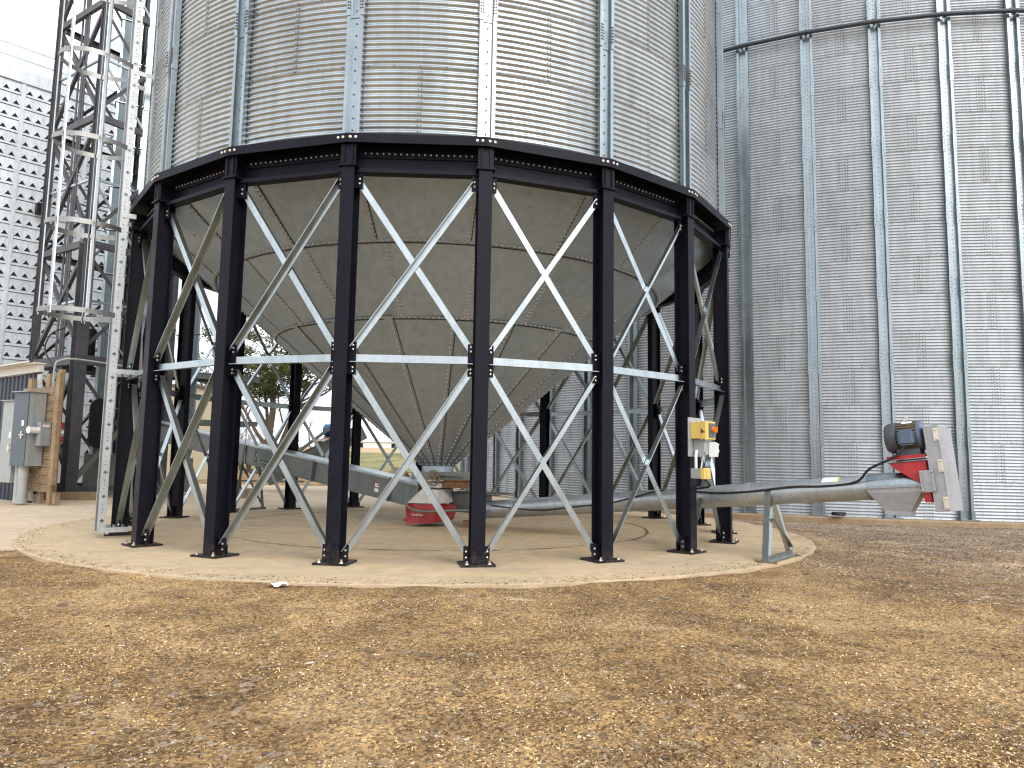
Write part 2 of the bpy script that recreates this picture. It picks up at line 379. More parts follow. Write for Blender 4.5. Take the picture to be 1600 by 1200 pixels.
# ------------------------------------------------------------------ mesh builder
class MB:
    def __init__(s, org=(0, 0, 0)):
        s.v = []; s.f = []; s.m = []; s.org = Vector(org); s.cur = 0; s.mats = []
    def mat(s, name):
        if name not in s.mats: s.mats.append(name)
        s.cur = s.mats.index(name); return s
    def add(s, vs, fs):
        o = len(s.v)
        s.v += [tuple(Vector(p) - s.org) for p in vs]
        s.f += [tuple(i + o for i in f) for f in fs]
        s.m += [s.cur] * len(fs)
        return s
    def box(s, c, size, ax=None):
        c = Vector(c); hx, hy, hz = size[0] / 2, size[1] / 2, size[2] / 2
        X, Y, Z = ax if ax else (Vector((1, 0, 0)), Vector((0, 1, 0)), Vector((0, 0, 1)))
        vs = [c + X * (sx * hx) + Y * (sy * hy) + Z * (sz * hz) for sz in (-1, 1) for sy in (-1, 1) for sx in (-1, 1)]
        return s.add(vs, [(0, 2, 3, 1), (4, 5, 7, 6), (0, 1, 5, 4), (2, 6, 7, 3), (0, 4, 6, 2), (1, 3, 7, 5)])
    def sweep(s, p, q, prof, upv=(0, 0, 1), cap=True, closed=True):
        """2-D profile (a along side axis, b along up axis) swept from p to q"""
        p = Vector(p); q = Vector(q); d = (q - p).normalized(); upv = Vector(upv)
        side = d.cross(upv).normalized(); u = side.cross(d).normalized()
        n = len(prof)
        vs = [p + side * a + u * b for a, b in prof] + [q + side * a + u * b for a, b in prof]
        fs = [(i, (i + 1) % n, n + (i + 1) % n, n + i) for i in range(n if closed else n - 1)]
        if cap and closed: fs += [tuple(range(n))[::-1], tuple(range(n, 2 * n))]
        return s.add(vs, fs)
    def rod(s, p, q, w_, h_=None, upv=(0, 0, 1)):
        h_ = h_ or w_
        return s.sweep(p, q, [(-w_ / 2, -h_ / 2), (w_ / 2, -h_ / 2), (w_ / 2, h_ / 2), (-w_ / 2, h_ / 2)], upv)
    def angle(s, p, q, w_, t=0.007, upv=(0, 0, 1), flip=1):
        pr = [(0, 0), (flip * w_, 0), (flip * w_, t), (flip * t, t), (flip * t, w_), (0, w_)]
        return s.sweep(p, q, pr, upv)
    def ibeam(s, p, q, w_, h_, t=0.012, upv=(0, 0, 1)):
        a, b = w_ / 2, h_ / 2
        pr = [(-a, -b), (a, -b), (a, -b + t), (t / 2, -b + t), (t / 2, b - t), (a, b - t), (a, b), (-a, b), (-a, b - t), (-t / 2, b - t), (-t / 2, -b + t), (-a, -b + t)]
        return s.sweep(p, q, pr, upv)
    def tube(s, pts, r, n=10, cap=True):
        pts = [Vector(p) for p in pts]; rs = r if isinstance(r, (list, tuple)) else [r] * len(pts)
        o = []; ref = None
        for i, p in enumerate(pts):
            d = (pts[min(i + 1, len(pts) - 1)] - pts[max(i - 1, 0)]).normalized()
            if ref is None: ref = Vector((0, 0, 1)) if abs(d.z) < 0.9 else Vector((1, 0, 0))
            a = d.cross(ref).normalized(); b = a.cross(d).normalized(); ref = b
            o += [p + (a * math.cos(2 * math.pi * k / n) + b * math.sin(2 * math.pi * k / n)) * rs[i] for k in range(n)]
        fs = []
        for i in range(len(pts) - 1):
            for k in range(n):
                k2 = (k + 1) % n
                fs.append((i * n + k, i * n + k2, (i + 1) * n + k2, (i + 1) * n + k))
        if cap: fs += [tuple(range(n))[::-1], tuple(range((len(pts) - 1) * n, len(pts) * n))]
        return s.add(o, fs)
    def plate(s, poly, nrm, t):
        """polygon (3-D points, planar) given thickness t along nrm"""
        n = len(poly); nv = Vector(nrm).normalized() * t
        vs = [Vector(p) for p in poly] + [Vector(p) + nv for p in poly]
        fs = [tuple(range(n))[::-1], tuple(range(n, 2 * n))] + [(i, (i + 1) % n, n + (i + 1) % n, n + i) for i in range(n)]
        return s.add(vs, fs)
    def bolt(s, c, nrm, r=0.012, h=0.009, n=6):
        c = Vector(c); d = Vector(nrm).normalized()
        a = d.cross(Vector((0, 0, 1)) if abs(d.z) < 0.9 else Vector((1, 0, 0))).normalized(); b = a.cross(d)
        ring = [c + (a * math.cos(2 * math.pi * k / n) + b * math.sin(2 * math.pi * k / n)) * r for k in range(n)]
        vs = ring + [p + d * h * 0.7 - (p - c) * 0.12 for p in ring] + [c + d * h]
        fs = [(k, (k + 1) % n, n + (k + 1) % n, n + k) for k in range(n)] + [(n + k, n + (k + 1) % n, 2 * n) for k in range(n)]
        return s.add(vs, fs)
    def mesh(s, name, mat, smooth=None):
        me = bpy.data.meshes.new(name)
        me.from_pydata(s.v, [], s.f)
        names = s.mats if s.mats else [mat]
        for n_ in names: me.materials.append(MAT[n_])
        if s.mats: me.polygons.foreach_set("material_index", s.m)
        bm = bmesh.new(); bm.from_mesh(me); bmesh.ops.recalc_face_normals(bm, faces=bm.faces); bm.to_mesh(me); bm.free()
        if smooth:
            me.polygons.foreach_set("use_smooth", [True] * len(me.polygons))
            me.set_sharp_from_angle(angle=R_(smooth))
        me.update()
        return me

def link(name, me, parent=None, loc=(0, 0, 0), rz=0.0):
    o = bpy.data.objects.new(name, me)
    COL.objects.link(o)
    o.location = loc; o.rotation_euler = (0, 0, rz)
    if parent: o.parent = parent
    return o

def thing(name, label, cat, loc=(0, 0, 0), rz=0.0, group=None):
    o = bpy.data.objects.new(name, None); COL.objects.link(o)
    o.location = loc; o.rotation_euler = (0, 0, rz); o.empty_display_size = 0.2
    o['label'] = label; o['category'] = cat
    if group: o['group'] = group
    return o
def tag(o, label, cat, group=None):
    o['label'] = label; o['category'] = cat
    if group: o['group'] = group
    return o
def stuff(o): o['kind'] = 'stuff'; return o
def struct(o): o['kind'] = 'structure'; return o
def text(name, body, size, parent, loc, X, Zup, mat, ext=0.001):
    """flat lettering lying in the plane spanned by X (reading direction) and Zup"""
    cu = bpy.data.curves.new(name, 'FONT'); cu.body = body; cu.size = size; cu.extrude = ext
    cu.materials.append(MAT[mat])
    tmp = bpy.data.objects.new(name + "_outline", cu)
    me = bpy.data.meshes.new_from_object(tmp); bpy.data.objects.remove(tmp); bpy.data.curves.remove(cu); me.name = name
    o = bpy.data.objects.new(name, me); COL.objects.link(o)
    X = Vector(X).normalized(); U = Vector(Zup); U = (U - X * U.dot(X)).normalized(); Nn = X.cross(U)
    Mx = Matrix((X, U, Nn)).transposed().to_4x4(); Mx.translation = Vector(loc)
    o.parent = parent; o.matrix_local = Mx
    return o

def fbm(x, y, seed, octs=5, f0=0.5, gain=0.55):
    r = np.random.default_rng(seed); z = np.zeros_like(x); a = 1.0; f = f0
    for o in range(octs):
        for _ in range(3):
            th = r.uniform(0, 2 * np.pi); ph = r.uniform(0, 6.28, 2)
            u = x * np.cos(th) + y * np.sin(th)
            v = -x * np.sin(th) + y * np.cos(th)
            z += a / 3 * np.sin(u * f * 2.0 + ph[0] + 1.3 * np.sin(v * f * 1.3 + ph[1]))
        a *= gain; f *= 2.03
    return z

# ================================================================== setting: ground
CX, CY, RB = -1.19867, 12.05163, 4.57           # hopper bin centre, leg-circle radius
PH = 0.19039; NL = 20; STEP = 2 * math.pi / NL
TX, TY, RT = 11.844, 28.954, 13.70               # big tank centre and radius
TPH, TN = -0.37695, 60

def spaced(lo, a, b, hi, d):
    mid = np.arange(a, b, d); o1 = []; x = a; s = d
    while x > lo: s *= 1.35; x -= s; o1.append(x)
    o2 = []; x = mid[-1]; s = d
    while x < hi: s *= 1.35; x += s; o2.append(x)
    return np.array(o1[::-1] + list(mid) + o2)
def ground_z(x, y):
    near = np.clip((26 - np.hypot(x, y - 6)) / 12, 0, 1)
    dp = np.hypot(x - CX, y - CY) - 5.72
    dt = np.hypot(x - TX, y - TY) - RT - 0.4
    calm = np.clip(dp / 0.9, 0.12, 1)
    z = -0.048 + calm * (0.020 * near * fbm(x, y, 3, 5, 0.8) + 0.006 * near * fbm(x, y, 9, 3, 8.0))
    z = z + np.exp(-np.clip(dp, 0, None) / 0.35) * (0.020 + 0.016 * fbm(x, y, 5, 3, 2.5))
    z = np.where(dp < 0.3, np.minimum(z, -0.013), z)
    z = z - 0.125 * np.clip(1 - dt / 2.4, 0, 1) ** 1.5
    z = z + np.interp(y, [57, 90, 130, 180, 300, 1600], [0, 0.75, 2.0, 3.5, 5.2, 6.5])
    yard = (x < 0.5) & (y > 8.3) & (x > -45) & (y < 32)
    pad = np.hypot(x - CX, y - CY) < 5.6
    tank = np.hypot(x - TX, y - TY) < RT + 0.2
    return np.where(yard | pad | tank, np.minimum(z, -0.21), z)
xs = spaced(-900, -11, 13, 900, 0.085); ys = spaced(-60, 1.2, 17, 1600, 0.085)
GX, GY = np.meshgrid(xs, ys)
GZ = ground_z(GX, GY)
nx, ny = len(xs), len(ys)
verts = np.stack([GX.ravel(), GY.ravel(), GZ.ravel()], 1)
idx = np.arange(nx * ny).reshape(ny, nx)
quads = np.stack([idx[:-1, :-1], idx[:-1, 1:], idx[1:, 1:], idx[1:, :-1]], -1).reshape(-1, 4)
def np_mesh(name, verts, faces, mat, smooth=False):
    me = bpy.data.meshes.new(name)
    k = faces.shape[1]
    me.vertices.add(len(verts)); me.vertices.foreach_set("co", verts.astype(np.float32).ravel())
    me.loops.add(faces.size); me.loops.foreach_set("vertex_index", faces.astype(np.int32).ravel())
    me.polygons.add(len(faces)); me.polygons.foreach_set("loop_start", np.arange(0, faces.size, k, dtype=np.int32))
    me.polygons.foreach_set("use_smooth", np.full(len(faces), smooth))
    me.materials.append(MAT[mat]); me.update(calc_edges=True); me.validate()
    return me
struct(link("ground", np_mesh("ground", verts, quads, 'ground', True)))

# grass field and straw strip on the rise far behind
def sheet(name, x0, x1, ylist, lift, mat):
    xs_ = np.linspace(x0, x1, 12); yl = np.array(ylist, float)
    X, Y = np.meshgrid(xs_, yl); Z = ground_z(X, Y) + lift
    I = np.arange(X.size).reshape(X.shape)
    F = np.stack([I[:-1, :-1], I[:-1, 1:], I[1:, 1:], I[1:, :-1]], -1).reshape(-1, 4)
    struct(link(name, np_mesh(name, np.stack([X.ravel(), Y.ravel(), Z.ravel()], 1), F, mat, True)))
sheet("grass_field", -260, 60, [57, 62, 70, 80, 90, 100, 115, 130], 0.05, 'grass')
sheet("straw_field", -800, 300, [130.2, 145, 160, 180, 220, 260, 300, 400, 700, 1200], 0.06, 'straw')

# concrete yard (left and behind the bin), round pad with a joint
mb = MB()
mb.plate([(-45, 8.45, -0.17), (-5.66, 8.45, -0.17), (1.2, 8.6, -0.17), (1.2, 27.6, -0.17), (-45, 31, -0.17)], (0, 0, 1), 0.135)
struct(link("concrete_yard", mb.mesh("concrete_yard", 'yard')))

mb = MB(org=(CX, CY, 0)); nseg = 160
rings = [(0.0, 0.0), (1.2, 0.0), (2.4, 0.0), (3.375, 0.0), (3.383, -0.016), (3.412, -0.016), (3.420, 0.0), (4.4, 0.0), (5.2, 0.0), (5.69, 0.0), (5.715, -0.010), (5.725, -0.20)]
vs = [(CX, CY, 0)]; fs = []
for r_, z_ in rings[1:]:
    for k in range(nseg):
        a = 2 * math.pi * k / nseg
        wob = 0.014 * math.sin(a * 9) + 0.010 * math.sin(a * 23 + 1) + random.uniform(-0.008, 0.008) if 3.3 < r_ < 3.5 else 0.0
        wob = (wob + (random.uniform(-0.006, 0.006) if r_ > 5.6 else 0))
        vs.append((CX + (r_ + wob) * math.cos(a), CY + (r_ + wob) * math.sin(a), z_))
for k in range(nseg): fs.append((0, 1 + k, 1 + (k + 1) % nseg))
for i in range(len(rings) - 2):
    b0 = 1 + i * nseg; b1 = b0 + nseg
    for k in range(nseg):
        k2 = (k + 1) % nseg; fs.append((b0 + k, b1 + k, b1 + k2, b0 + k2))
mb.add(vs, fs)
struct(link("concrete_pad", mb.mesh("concrete_pad", 'pad'), loc=(CX, CY, 0)))
mb = MB(org=(CX, CY, 0)); vs = []          # dirt packed into the joint
for k in range(nseg * 2):
    a = math.pi * k / nseg; wd = 0.012 + 0.008 * math.sin(k * 1.7) + random.uniform(-0.004, 0.006); c_ = 3.398 + 0.012 * math.sin(a * 9) + 0.008 * math.sin(a * 31)
    for r_ in (c_ - wd, c_ + wd): vs.append((CX + r_ * math.cos(a), CY + r_ * math.sin(a), 0.003))
n = nseg * 2
mb.add(vs, [(2 * k, 2 * k + 1, (2 * k + 3) % (2 * n), (2 * k + 2) % (2 * n)) for k in range(n)])
struct(link("pad_joint", mb.mesh("pad_joint", 'dirt'), loc=(CX, CY, 0)))

# ================================================================== corrugated work
def corr_sheet(r, a0, a1, z0, z1, ncor, amp, seg_per, nh, lap=0.0, org=(0, 0, 0)):
    """one curled corrugated sheet about the local z axis; angle 0 looks along -y"""
    nz_ = ncor * seg_per
    zz = np.linspace(z0, z1, nz_ + 1)
    rad = amp * np.cos(2 * np.pi * (zz - z0) / (z1 - z0) * ncor)
    aa = np.linspace(a0, a1, nh + 1)
    A, Z = np.meshgrid(aa, zz); RR = r + rad[:, None] + lap * np.linspace(0, 1, nh + 1)[None, :]
    V = np.stack([RR * np.sin(A), -RR * np.cos(A), Z], -1).reshape(-1, 3)
    I = np.arange((nz_ + 1) * (nh + 1)).reshape(nz_ + 1, nh + 1)
    F = np.stack([I[:-1, :-1], I[:-1, 1:], I[1:, 1:], I[1:, :-1]], -1).reshape(-1, 4)
    return V, F

def pol(r, a, z): return Vector((r * math.sin(a), -r * math.cos(a), z))

# ------------------------------------------------------------------ hopper bin
hb = thing("hopper_bin", "corrugated hopper bottom grain bin raised on a ring of black legs", "grain bin", (CX, CY, 0))
LEG_H = 4.14; RING0, RING1 = 4.385, 4.484
# legs
mb = MB()
mb.ibeam((0, -RB, 0.022), (0, -RB, LEG_H), 0.146, 0.200, 0.012, upv=(0, -1, 0))
mb.box((0, -RB, LEG_H + 0.009), (0.20, 0.25, 0.018))
mb.ibeam((0, -RB, LEG_H + 0.018), (0, -RB, RING0 - 0.002), 0.168, 0.195, 0.013, upv=(0, -1, 0))
for sx in (-0.045, 0.045): mb.box((sx, -RB - 0.1085, 4.27), (0.014, 0.012, 0.21))
for (z0, z1, wd) in ((0.024, 0.19, 0.128), (1.93, 2.27, 0.128), (3.93, 4.135, 0.128)):
    for s_ in (-1, 1): mb.box((s_ * (0.008 + wd / 2), -RB, (z0 + z1) / 2), (wd, 0.012, z1 - z0))
leg_me = mb.mesh("leg", 'black')
mb = MB(); mb.box((0, -RB, 0.012), (0.35, 0.34, 0.022)); plate_me = mb.mesh("base_plate", 'black')
mb = MB()
for z0 in (0.075, 0.135):
    for s_ in (-1, 1): mb.bolt((s_ * 0.108, -RB - 0.006, z0), (0, -1, 0), 0.014, 0.016)
for z0 in (1.96, 2.0, 2.19, 2.235, 3.975, 4.025):
    for s_ in (-1, 1): mb.bolt((s_ * 0.104, -RB - 0.006, z0), (0, -1, 0), 0.014, 0.016)
for s_ in (-1, 1):
    mb.tube([(s_ * 0.115, -RB - 0.135, 0.02), (s_ * 0.115, -RB - 0.135, 0.06)], 0.010, 6)
    mb.bolt((s_ * 0.115, -RB - 0.135, 0.022), (0, 0, 1), 0.02, 0.02)
legbolt_me = mb.mesh("bolt", 'zinc')
c9 = math.cos(STEP / 2); hc = RB * math.sin(STEP / 2); yb = -RB * c9
def brace_me(x0, z0, x1, z1, outer):
    m_ = MB(); y_ = yb - 0.004 if outer else yb + 0.004
    s_ = 1 if outer else -1
    p = Vector((x0, y_, z0)); q = Vector((x1, y_, z1)); d = (q - p).normalized()
    nrm = Vector((0, -1, 0)) * s_
    wdir = nrm.cross(d).normalized()
    if wdir.z < 0: wdir = -wdir
    t, wd = 0.007, 0.066
    pr = [(-wd / 2, 0), (wd / 2, 0), (wd / 2, 0.06), (wd / 2 - t, 0.06), (wd / 2 - t, t), (-wd / 2, t)]
    n = len(pr); vs = [p + wdir * a + nrm * b for a, b in pr] + [q + wdir * a + nrm * b for a, b in pr]
    m_.add(vs, [(i, (i + 1) % n, n + (i + 1) % n, n + i) for i in range(n)] + [tuple(range(n)), tuple(range(n, 2 * n))])
    return m_.mesh("brace", 'brace')
e = hc - 0.098
br = [brace_me(-e, 0.11, e, 1.99, True), brace_me(e, 0.11, -e, 1.99, False),
      brace_me(-e, 2.20, e, 4.0, True), brace_me(e, 2.20, -e, 4.0, False)]
mb = MB()
t_ = 0.006
mb.sweep((-e - 0.02, yb - 0.012, 2.055), (e + 0.02, yb - 0.012, 2.055),
         [(0, 0), (0.055, 0), (0.055, t_), (t_, t_), (t_, 0.085), (-0.04, 0.085 + t_), (-0.04, 0.085), (0, 0.085)][::1])
girt_me = mb.mesh("girt", 'brace')
# ring: outer edge strip, channel beam with lip
hs = 4.72 * math.sin(STEP / 2); ys_ = -4.72 * c9
mb = MB()
mb.plate([(-hs, ys_, RING0), (hs, ys_, RING0), (hs, ys_, RING1), (-hs, ys_, RING1)], (0, 1, 0), 0.012)
hi_ = 4.44 * math.sin(STEP / 2); yi_ = -4.44 * c9
k_ = (4.70 / 4.72)
mb.plate([(-hs * k_, ys_ * k_, RING1 - 0.016), (hs * k_, ys_ * k_, RING1 - 0.016), (hi_, yi_, RING1 - 0.016), (-hi_, yi_, RING1 - 0.016)], (0, 0, 1), 0.014)
strip_me = mb.mesh("edge_strip", 'black')
hw = 4.50 * math.sin(STEP / 2) - 0.008; yw = -4.50 * c9
mb = MB()
mb.plate([(-hw, yw, 4.10), (hw, yw, 4.10), (hw, yw, RING0 + 0.07), (-hw, yw, RING0 + 0.07)], (0, 1, 0), 0.010)
ho = hw + 0.004
mb.box((0, yw - 0.055, 4.106), (2 * hw - 0.1, 0.11, 0.012))
mb.box((0, yw - 0.10, 4.128), (2 * hw - 0.12, 0.010, 0.030))
mb.box((0, yw - 0.012, 4.335), (2 * hw - 0.02, 0.012, 0.075))
ring_me = mb.mesh("ring_beam", 'black')
mb = MB()
for i in range(19):
    x = -hw + 0.12 + (2 * hw - 0.24) * i / 18
    mb.bolt((x, yw - 0.018, 4.345), (0, -1, 0), 0.011, 0.012)
beambolt_me = mb.mesh("bolt", 'cbolt')
mb = MB()
for x in (-0.105, -0.048, 0.03, 0.088):
    s_ = -1 if x < 0 else 1
    a = s_ * STEP / 2; nrm = Vector((math.sin(a), -math.cos(a), 0)); tg = Vector((math.cos(a), math.sin(a), 0))
    c = Vector((0, -4.72, 4.437)) + tg * x
    mb.bolt(c, nrm, 0.017, 0.014, 8)
stripbolt_me = mb.mesh("bolt", 'zinc')
mb = MB()
for k in range(4):
    mb.box((0.128, -4.43 + 0.0, 4.16 + k * 0.06), (0.012, 0.1, 0.05))
for k in range(NL):
    a = PH + k * STEP
    lg = link("leg", leg_me, hb, rz=a)
    link("base_plate", plate_me, lg)
    stuff(link("bolt", legbolt_me, lg))
    am = a + STEP / 2
    for b_ in br: link("brace", b_, hb, rz=am)
    link("girt", girt_me, hb, rz=am)
    rb = link("ring_beam", ring_me, hb, rz=am)
    link("edge_strip", strip_me, rb); stuff(link("bolt", beambolt_me, rb))
    stuff(link("strip_bolt", stripbolt_me, rb, rz=-STEP / 2))

# bin wall: rows of sheets, each two bays wide, staggered by a bay per row
WALL_R, ROW = 4.555, 0.8128
ROW0 = 4.490
sv, sf = corr_sheet(WALL_R, -STEP, STEP, 0, ROW, 12, 0.0105, 8, 14, 0.003)
sheet_me = np_mesh("wall_sheet", sv, sf, 'sheet', True)
NROW = 8
for r_ in range(NROW):
    for k in range(10):
        a = PH + (2 * k + (0.5 if r_ % 2 == 0 else 1.5) ) * STEP
        o = link("wall_sheet", sheet_me, hb, (0, 0, ROW0 + r_ * ROW), a)
# sheet bolts: double vertical seams at sheet ends and the sparse row along each ring
mb = MB()
rr0 = WALL_R
for r_ in range(5):
    z0 = ROW0 + r_ * ROW
    for k in range(10):
        a = PH + (2 * k + (0.5 if r_ % 2 == 0 else 1.5) - 1) * STEP
        pa = (a + math.pi) % (2 * math.pi) - math.pi
        if abs(pa) > R_(112): continue
        for i in range(12):
            z = z0 + ROW * i / 12
            for da in (-0.0035, 0.0035):
                n_ = pol(1, a + da, 0)
                mb.bolt(pol(rr0 + 0.012, a + da, z + 0.002), n_, 0.0075, 0.006, 5)
        mb.cur = 0
    for k in range(NL * 5):
        a = PH + (k + 0.5) * STEP / 5
        pa = (a + math.pi) % (2 * math.pi) - math.pi
        if abs(pa) > R_(112) or k % 5 in (): continue
        mb.bolt(pol(rr0 + 0.012, a, z0 + 0.001), pol(1, a, 0), 0.008, 0.006, 5)
stuff(link("sheet_bolt", mb.mesh("sheet_bolt", 'dbolt'), hb))
# stiffeners: twin-rib section bolted through its centre
def stiff_mesh(width, depth, z0, z1, r, t=0.006, name="stiffener", mid=0.009):
    w2 = width / 2
    out_ = [(-w2, 0.0), (-w2, depth), (-w2 * 0.58, depth), (-w2 * 0.50, mid), (w2 * 0.50, mid), (w2 * 0.58, depth), (w2, depth), (w2, 0.0)]
    inn = [(x * (1 - 2 * t / width) if abs(x) > w2 * 0.6 else x * (1 + (0.14 if abs(x) > w2 * 0.54 else 0.0)), max(d - t, -0.004)) for x, d in out_]
    prof = out_ + inn[::-1]
    m_ = MB(); n = len(prof)
    vs = [(x, -r - d, z0) for x, d in prof] + [(x, -r - d, z1) for x, d in prof]
    h = len(out_)
    fs = [(i, (i + 1) % n, n + (i + 1) % n, n + i) for i in range(n)]
    fs += [(i, i + 1, n - 2 - i, n - 1 - i) for i in range(h - 1)] + [(n + i, n + i + 1, 2 * n - 2 - i, 2 * n - 1 - i) for i in range(h - 1)]
    m_.add(vs, fs)
    return m_.mesh(name, 'stiff')
def stiff_bolts(depth, z0, z1, r, width, step, rad, splice=None):
    m_ = MB(); z = z0 + step * 0.6
    while z < z1:
        m_.bolt((random.uniform(-0.002, 0.002), -r - 0.013, z), (0, -1, 0), rad, rad * 0.7, 6); z += step
    if splice:
        for k in range(6):
            for sx in (-1, 1):
                for dx in (0.62, 0.86):
                    m_.box((sx * width / 2 * dx, -r - depth - 0.0035, splice + 0.028 + k * 0.036 + dx * 0.02), (0.015, 0.006, 0.013))
    return m_.mesh("bolt", 'dbolt')
SW, SD, SR = 0.188, 0.060, WALL_R + 0.014
st_a = stiff_mesh(SW, SD, 0.0, 1.50, SR); st_b = stiff_mesh(SW + 0.012, SD + 0.008, -0.14, 1.62, SR, mid=0.017); st_c = stiff_mesh(SW, SD, -0.0, 1.62, SR)
sb_a = stiff_bolts(SD, 0.0, 1.5, SR, SW, 0.135, 0.0095); sb_b = stiff_bolts(SD + 0.008, -0.14, 1.62, SR, SW, 0.135, 0.0095, splice=-0.10)
for k in range(NL):
    a = PH + k * STEP
    off = 0.10 if k in (1, 2, 19) else 0.0
    zt = ROW0 + 0.002
    s1 = link("stiffener", st_a, hb, (0, 0, zt), a); stuff(link("bolt", sb_a, s1))
    for j in range(3):
        s2 = link("stiffener", st_b if j % 2 == 0 else st_c, hb, (0, 0, zt + 1.505 + j * 1.63), a)
        stuff(link("bolt", sb_b if j % 2 == 0 else sb_a, s2))
# roof, out of the frame but there
mb = MB(); n = 60; zt = ROW0 + NROW * ROW
vs = [pol(4.68, 2 * math.pi * i / n, zt - 0.02) for i in range(n)] + [pol(0.5, 2 * math.pi * i / n, zt + 2.2) for i in range(n)]
mb.add(vs, [(i, (i + 1) % n, n + (i + 1) % n, n + i) for i in range(n)] + [tuple(range(n, 2 * n))])
link("roof", mb.mesh("roof", 'sheet', 20), hb)

# hopper cone: tiers of lapped panels with bolted seams
ZA, KC = 0.757, 1.2235
def cr_(z): return (z - ZA) * KC
tiers = [(3.655, 4.365, -0.03, 0.016), (2.905, 3.675, 0.085, 0.0), (0.955, 2.925, -0.10, 0.016)]
cb = MB(); sm = MB()
for ti, (z0, z1, offk, lift) in enumerate(tiers):
    nz2 = 3 if ti < 2 else 8
    m_ = MB(); off = lift
    vs = []; fs = []
    na = 3
    A0, A1 = -STEP * 0.515, STEP * 0.515
    for layer in (0, 1):
        for i in range(nz2 + 1):
            z = z0 + (z1 - z0) * i / nz2
            for j in range(na + 1):
                a = A0 + (A1 - A0) * j / na
                rr = cr_(z) + off + 0.012 * (j / na) - layer * 0.007
                rr -= cr_(z) * (1 - math.cos(A1)) * (1 - ((a / A1) ** 2)) * 0.55   # panels bend less than a true cone
                vs.append(pol(max(rr, 0.05), a, z))
    w_ = na + 1; L_ = (nz2 + 1) * w_
    for i in range(nz2):
        for j in range(na):
            q = i * w_ + j
            fs.append((q, q + 1, q + w_ + 1, q + w_)); fs.append((L_ + q, L_ + q + w_, L_ + q + w_ + 1, L_ + q + 1))
    for i in range(nz2):
        for j in (0, na):
            q = i * w_ + j; fs.append((q, q + w_, L_ + q + w_, L_ + q))
    for j in range(na):
        for i in (0, nz2):
            q = i * w_ + j; fs.append((q, q + 1, L_ + q + 1, L_ + q))
    m_.add(vs, fs)
    pm = m_.mesh("cone_panel", 'cone', 25)
    for k in range(NL):
        link("cone_panel", pm, hb, rz=PH + (k + offk + 0.5) * STEP)
    # dark strip beside each seam, painting in the shade of the lap step
    for k in range(NL):
        a = PH + (k + offk) * STEP; sg = 1 if ti % 2 == 0 else -1
        vv = []
        nzs = 10
        for i in range(nzs + 1):
            z = z0 + 0.02 + (z1 - z0 - 0.03) * i / nzs; rr = cr_(z) + off + (0.004 if sg > 0 else 0.003)
            for e_ in (0.028, 0.040): vv.append(pol(rr, a + sg * e_ / max(rr, 0.3), z))
        sm.add(vv, [(2 * i, 2 * i + 1, 2 * i + 3, 2 * i + 2) for i in range(nzs)])
    if ti < 2:  # same painted shade line round the tier laps
        vv = []; nr = 160
        for i in range(nr):
            a = 2 * math.pi * i / nr
            for e_ in (-0.016, -0.006):
                z = z0 + e_; rr = cr_(z) + 0.016
                vv.append(pol(rr, a, z))
        sm.add(vv, [(2 * i, 2 * i + 1, (2 * i + 3) % (2 * nr), (2 * i + 2) % (2 * nr)) for i in range(nr)])
    # seam bolts
    for k in range(NL):
        a = PH + (k + offk) * STEP
        sl_len = (z1 - z0) / math.sin(R_(39.3)); nb = int(sl_len / (0.062 if ti < 2 else 0.085))
        for i in range(nb):
            z = z0 + 0.03 + (z1 - z0 - 0.05) * i / nb
            rr = cr_(z)
            for dd in ((-0.02, 0.02) if ti < 2 else (-0.016,)):
                aa = a + dd / max(rr, 0.2)
                nrm = Vector((math.sin(aa), -math.cos(aa), -KC)).normalized()
                cb.bolt(pol(rr + off + 0.005, aa, z), nrm, 0.0125, 0.016, 5)
    if ti < 2:
        for i in range(int(2 * math.pi * cr_(z0) / 0.075)):
            a = i * 0.075 / cr_(z0)
            nrm = Vector((math.sin(a), -math.cos(a), -KC)).normalized()
            cb.bolt(pol(cr_(z0 + 0.02) + off + 0.0, a, z0 + 0.012), nrm, 0.0135, 0.02, 5)
for i in range(26):
    a = 2 * math.pi * i / 26
    cb.bolt(pol(cr_(1.04) + 0.012, a, 1.04), Vector((math.sin(a), -math.cos(a), -KC)), 0.010, 0.010, 5)
# stray inspection-hole plugs on the upper panels
for k in range(NL):
    a = PH + (k + 0.52) * STEP
    cb.bolt(pol(cr_(4.02) + 0.0, a, 4.02), Vector((math.sin(a), -math.cos(a), -KC)), 0.02, 0.012, 6)
stuff(link("hopper_bolt", cb.mesh("hopper_bolt", 'cbolt'), hb)); stuff(link("seam_shade_line", sm.mesh("seam_shade_line", 'rubber'), hb))
mb = MB(); mb.tube([(0, 0, 0.862), (0, 0, 0.97), (0, 0, 1.03)], [0.26, 0.262, 0.335], 24)
link("outlet_collar", mb.mesh("outlet_collar", 'cone', 30), hb)
# slide gate with hand wheel
mb = MB()
mb.box((0.12, -0.04, 0.845), (1.0, 0.62, 0.03)); mb.box((0.12, -0.345, 0.79), (1.0, 0.012, 0.10)); mb.box((0.12, 0.27, 0.79), (1.0, 0.012, 0.10))
mb.box((0.62, -0.04, 0.79), (0.012, 0.60, 0.10))
gate = link("slide_gate", mb.mesh("slide_gate", 'conv'), hb)
mb = MB(); hwc = Vector((-0.02, -0.47, 0.77)); wa = Vector((0.55, -0.83, 0.0)).normalized(); wb = Vector((0, 0, 1)); wt = wa.cross(wb)
pts = [hwc + (wt * math.cos(t) + wb * math.sin(t)) * 0.115 for t in np.linspace(0, 2 * math.pi, 25)]
mb.tube(pts, 0.012, 6, False)
for t in np.linspace(0, 2 * math.pi, 6)[:-1]:
    mb.rod(hwc, hwc + (wt * math.cos(t) + wb * math.sin(t)) * 0.115, 0.016, 0.012, wa)
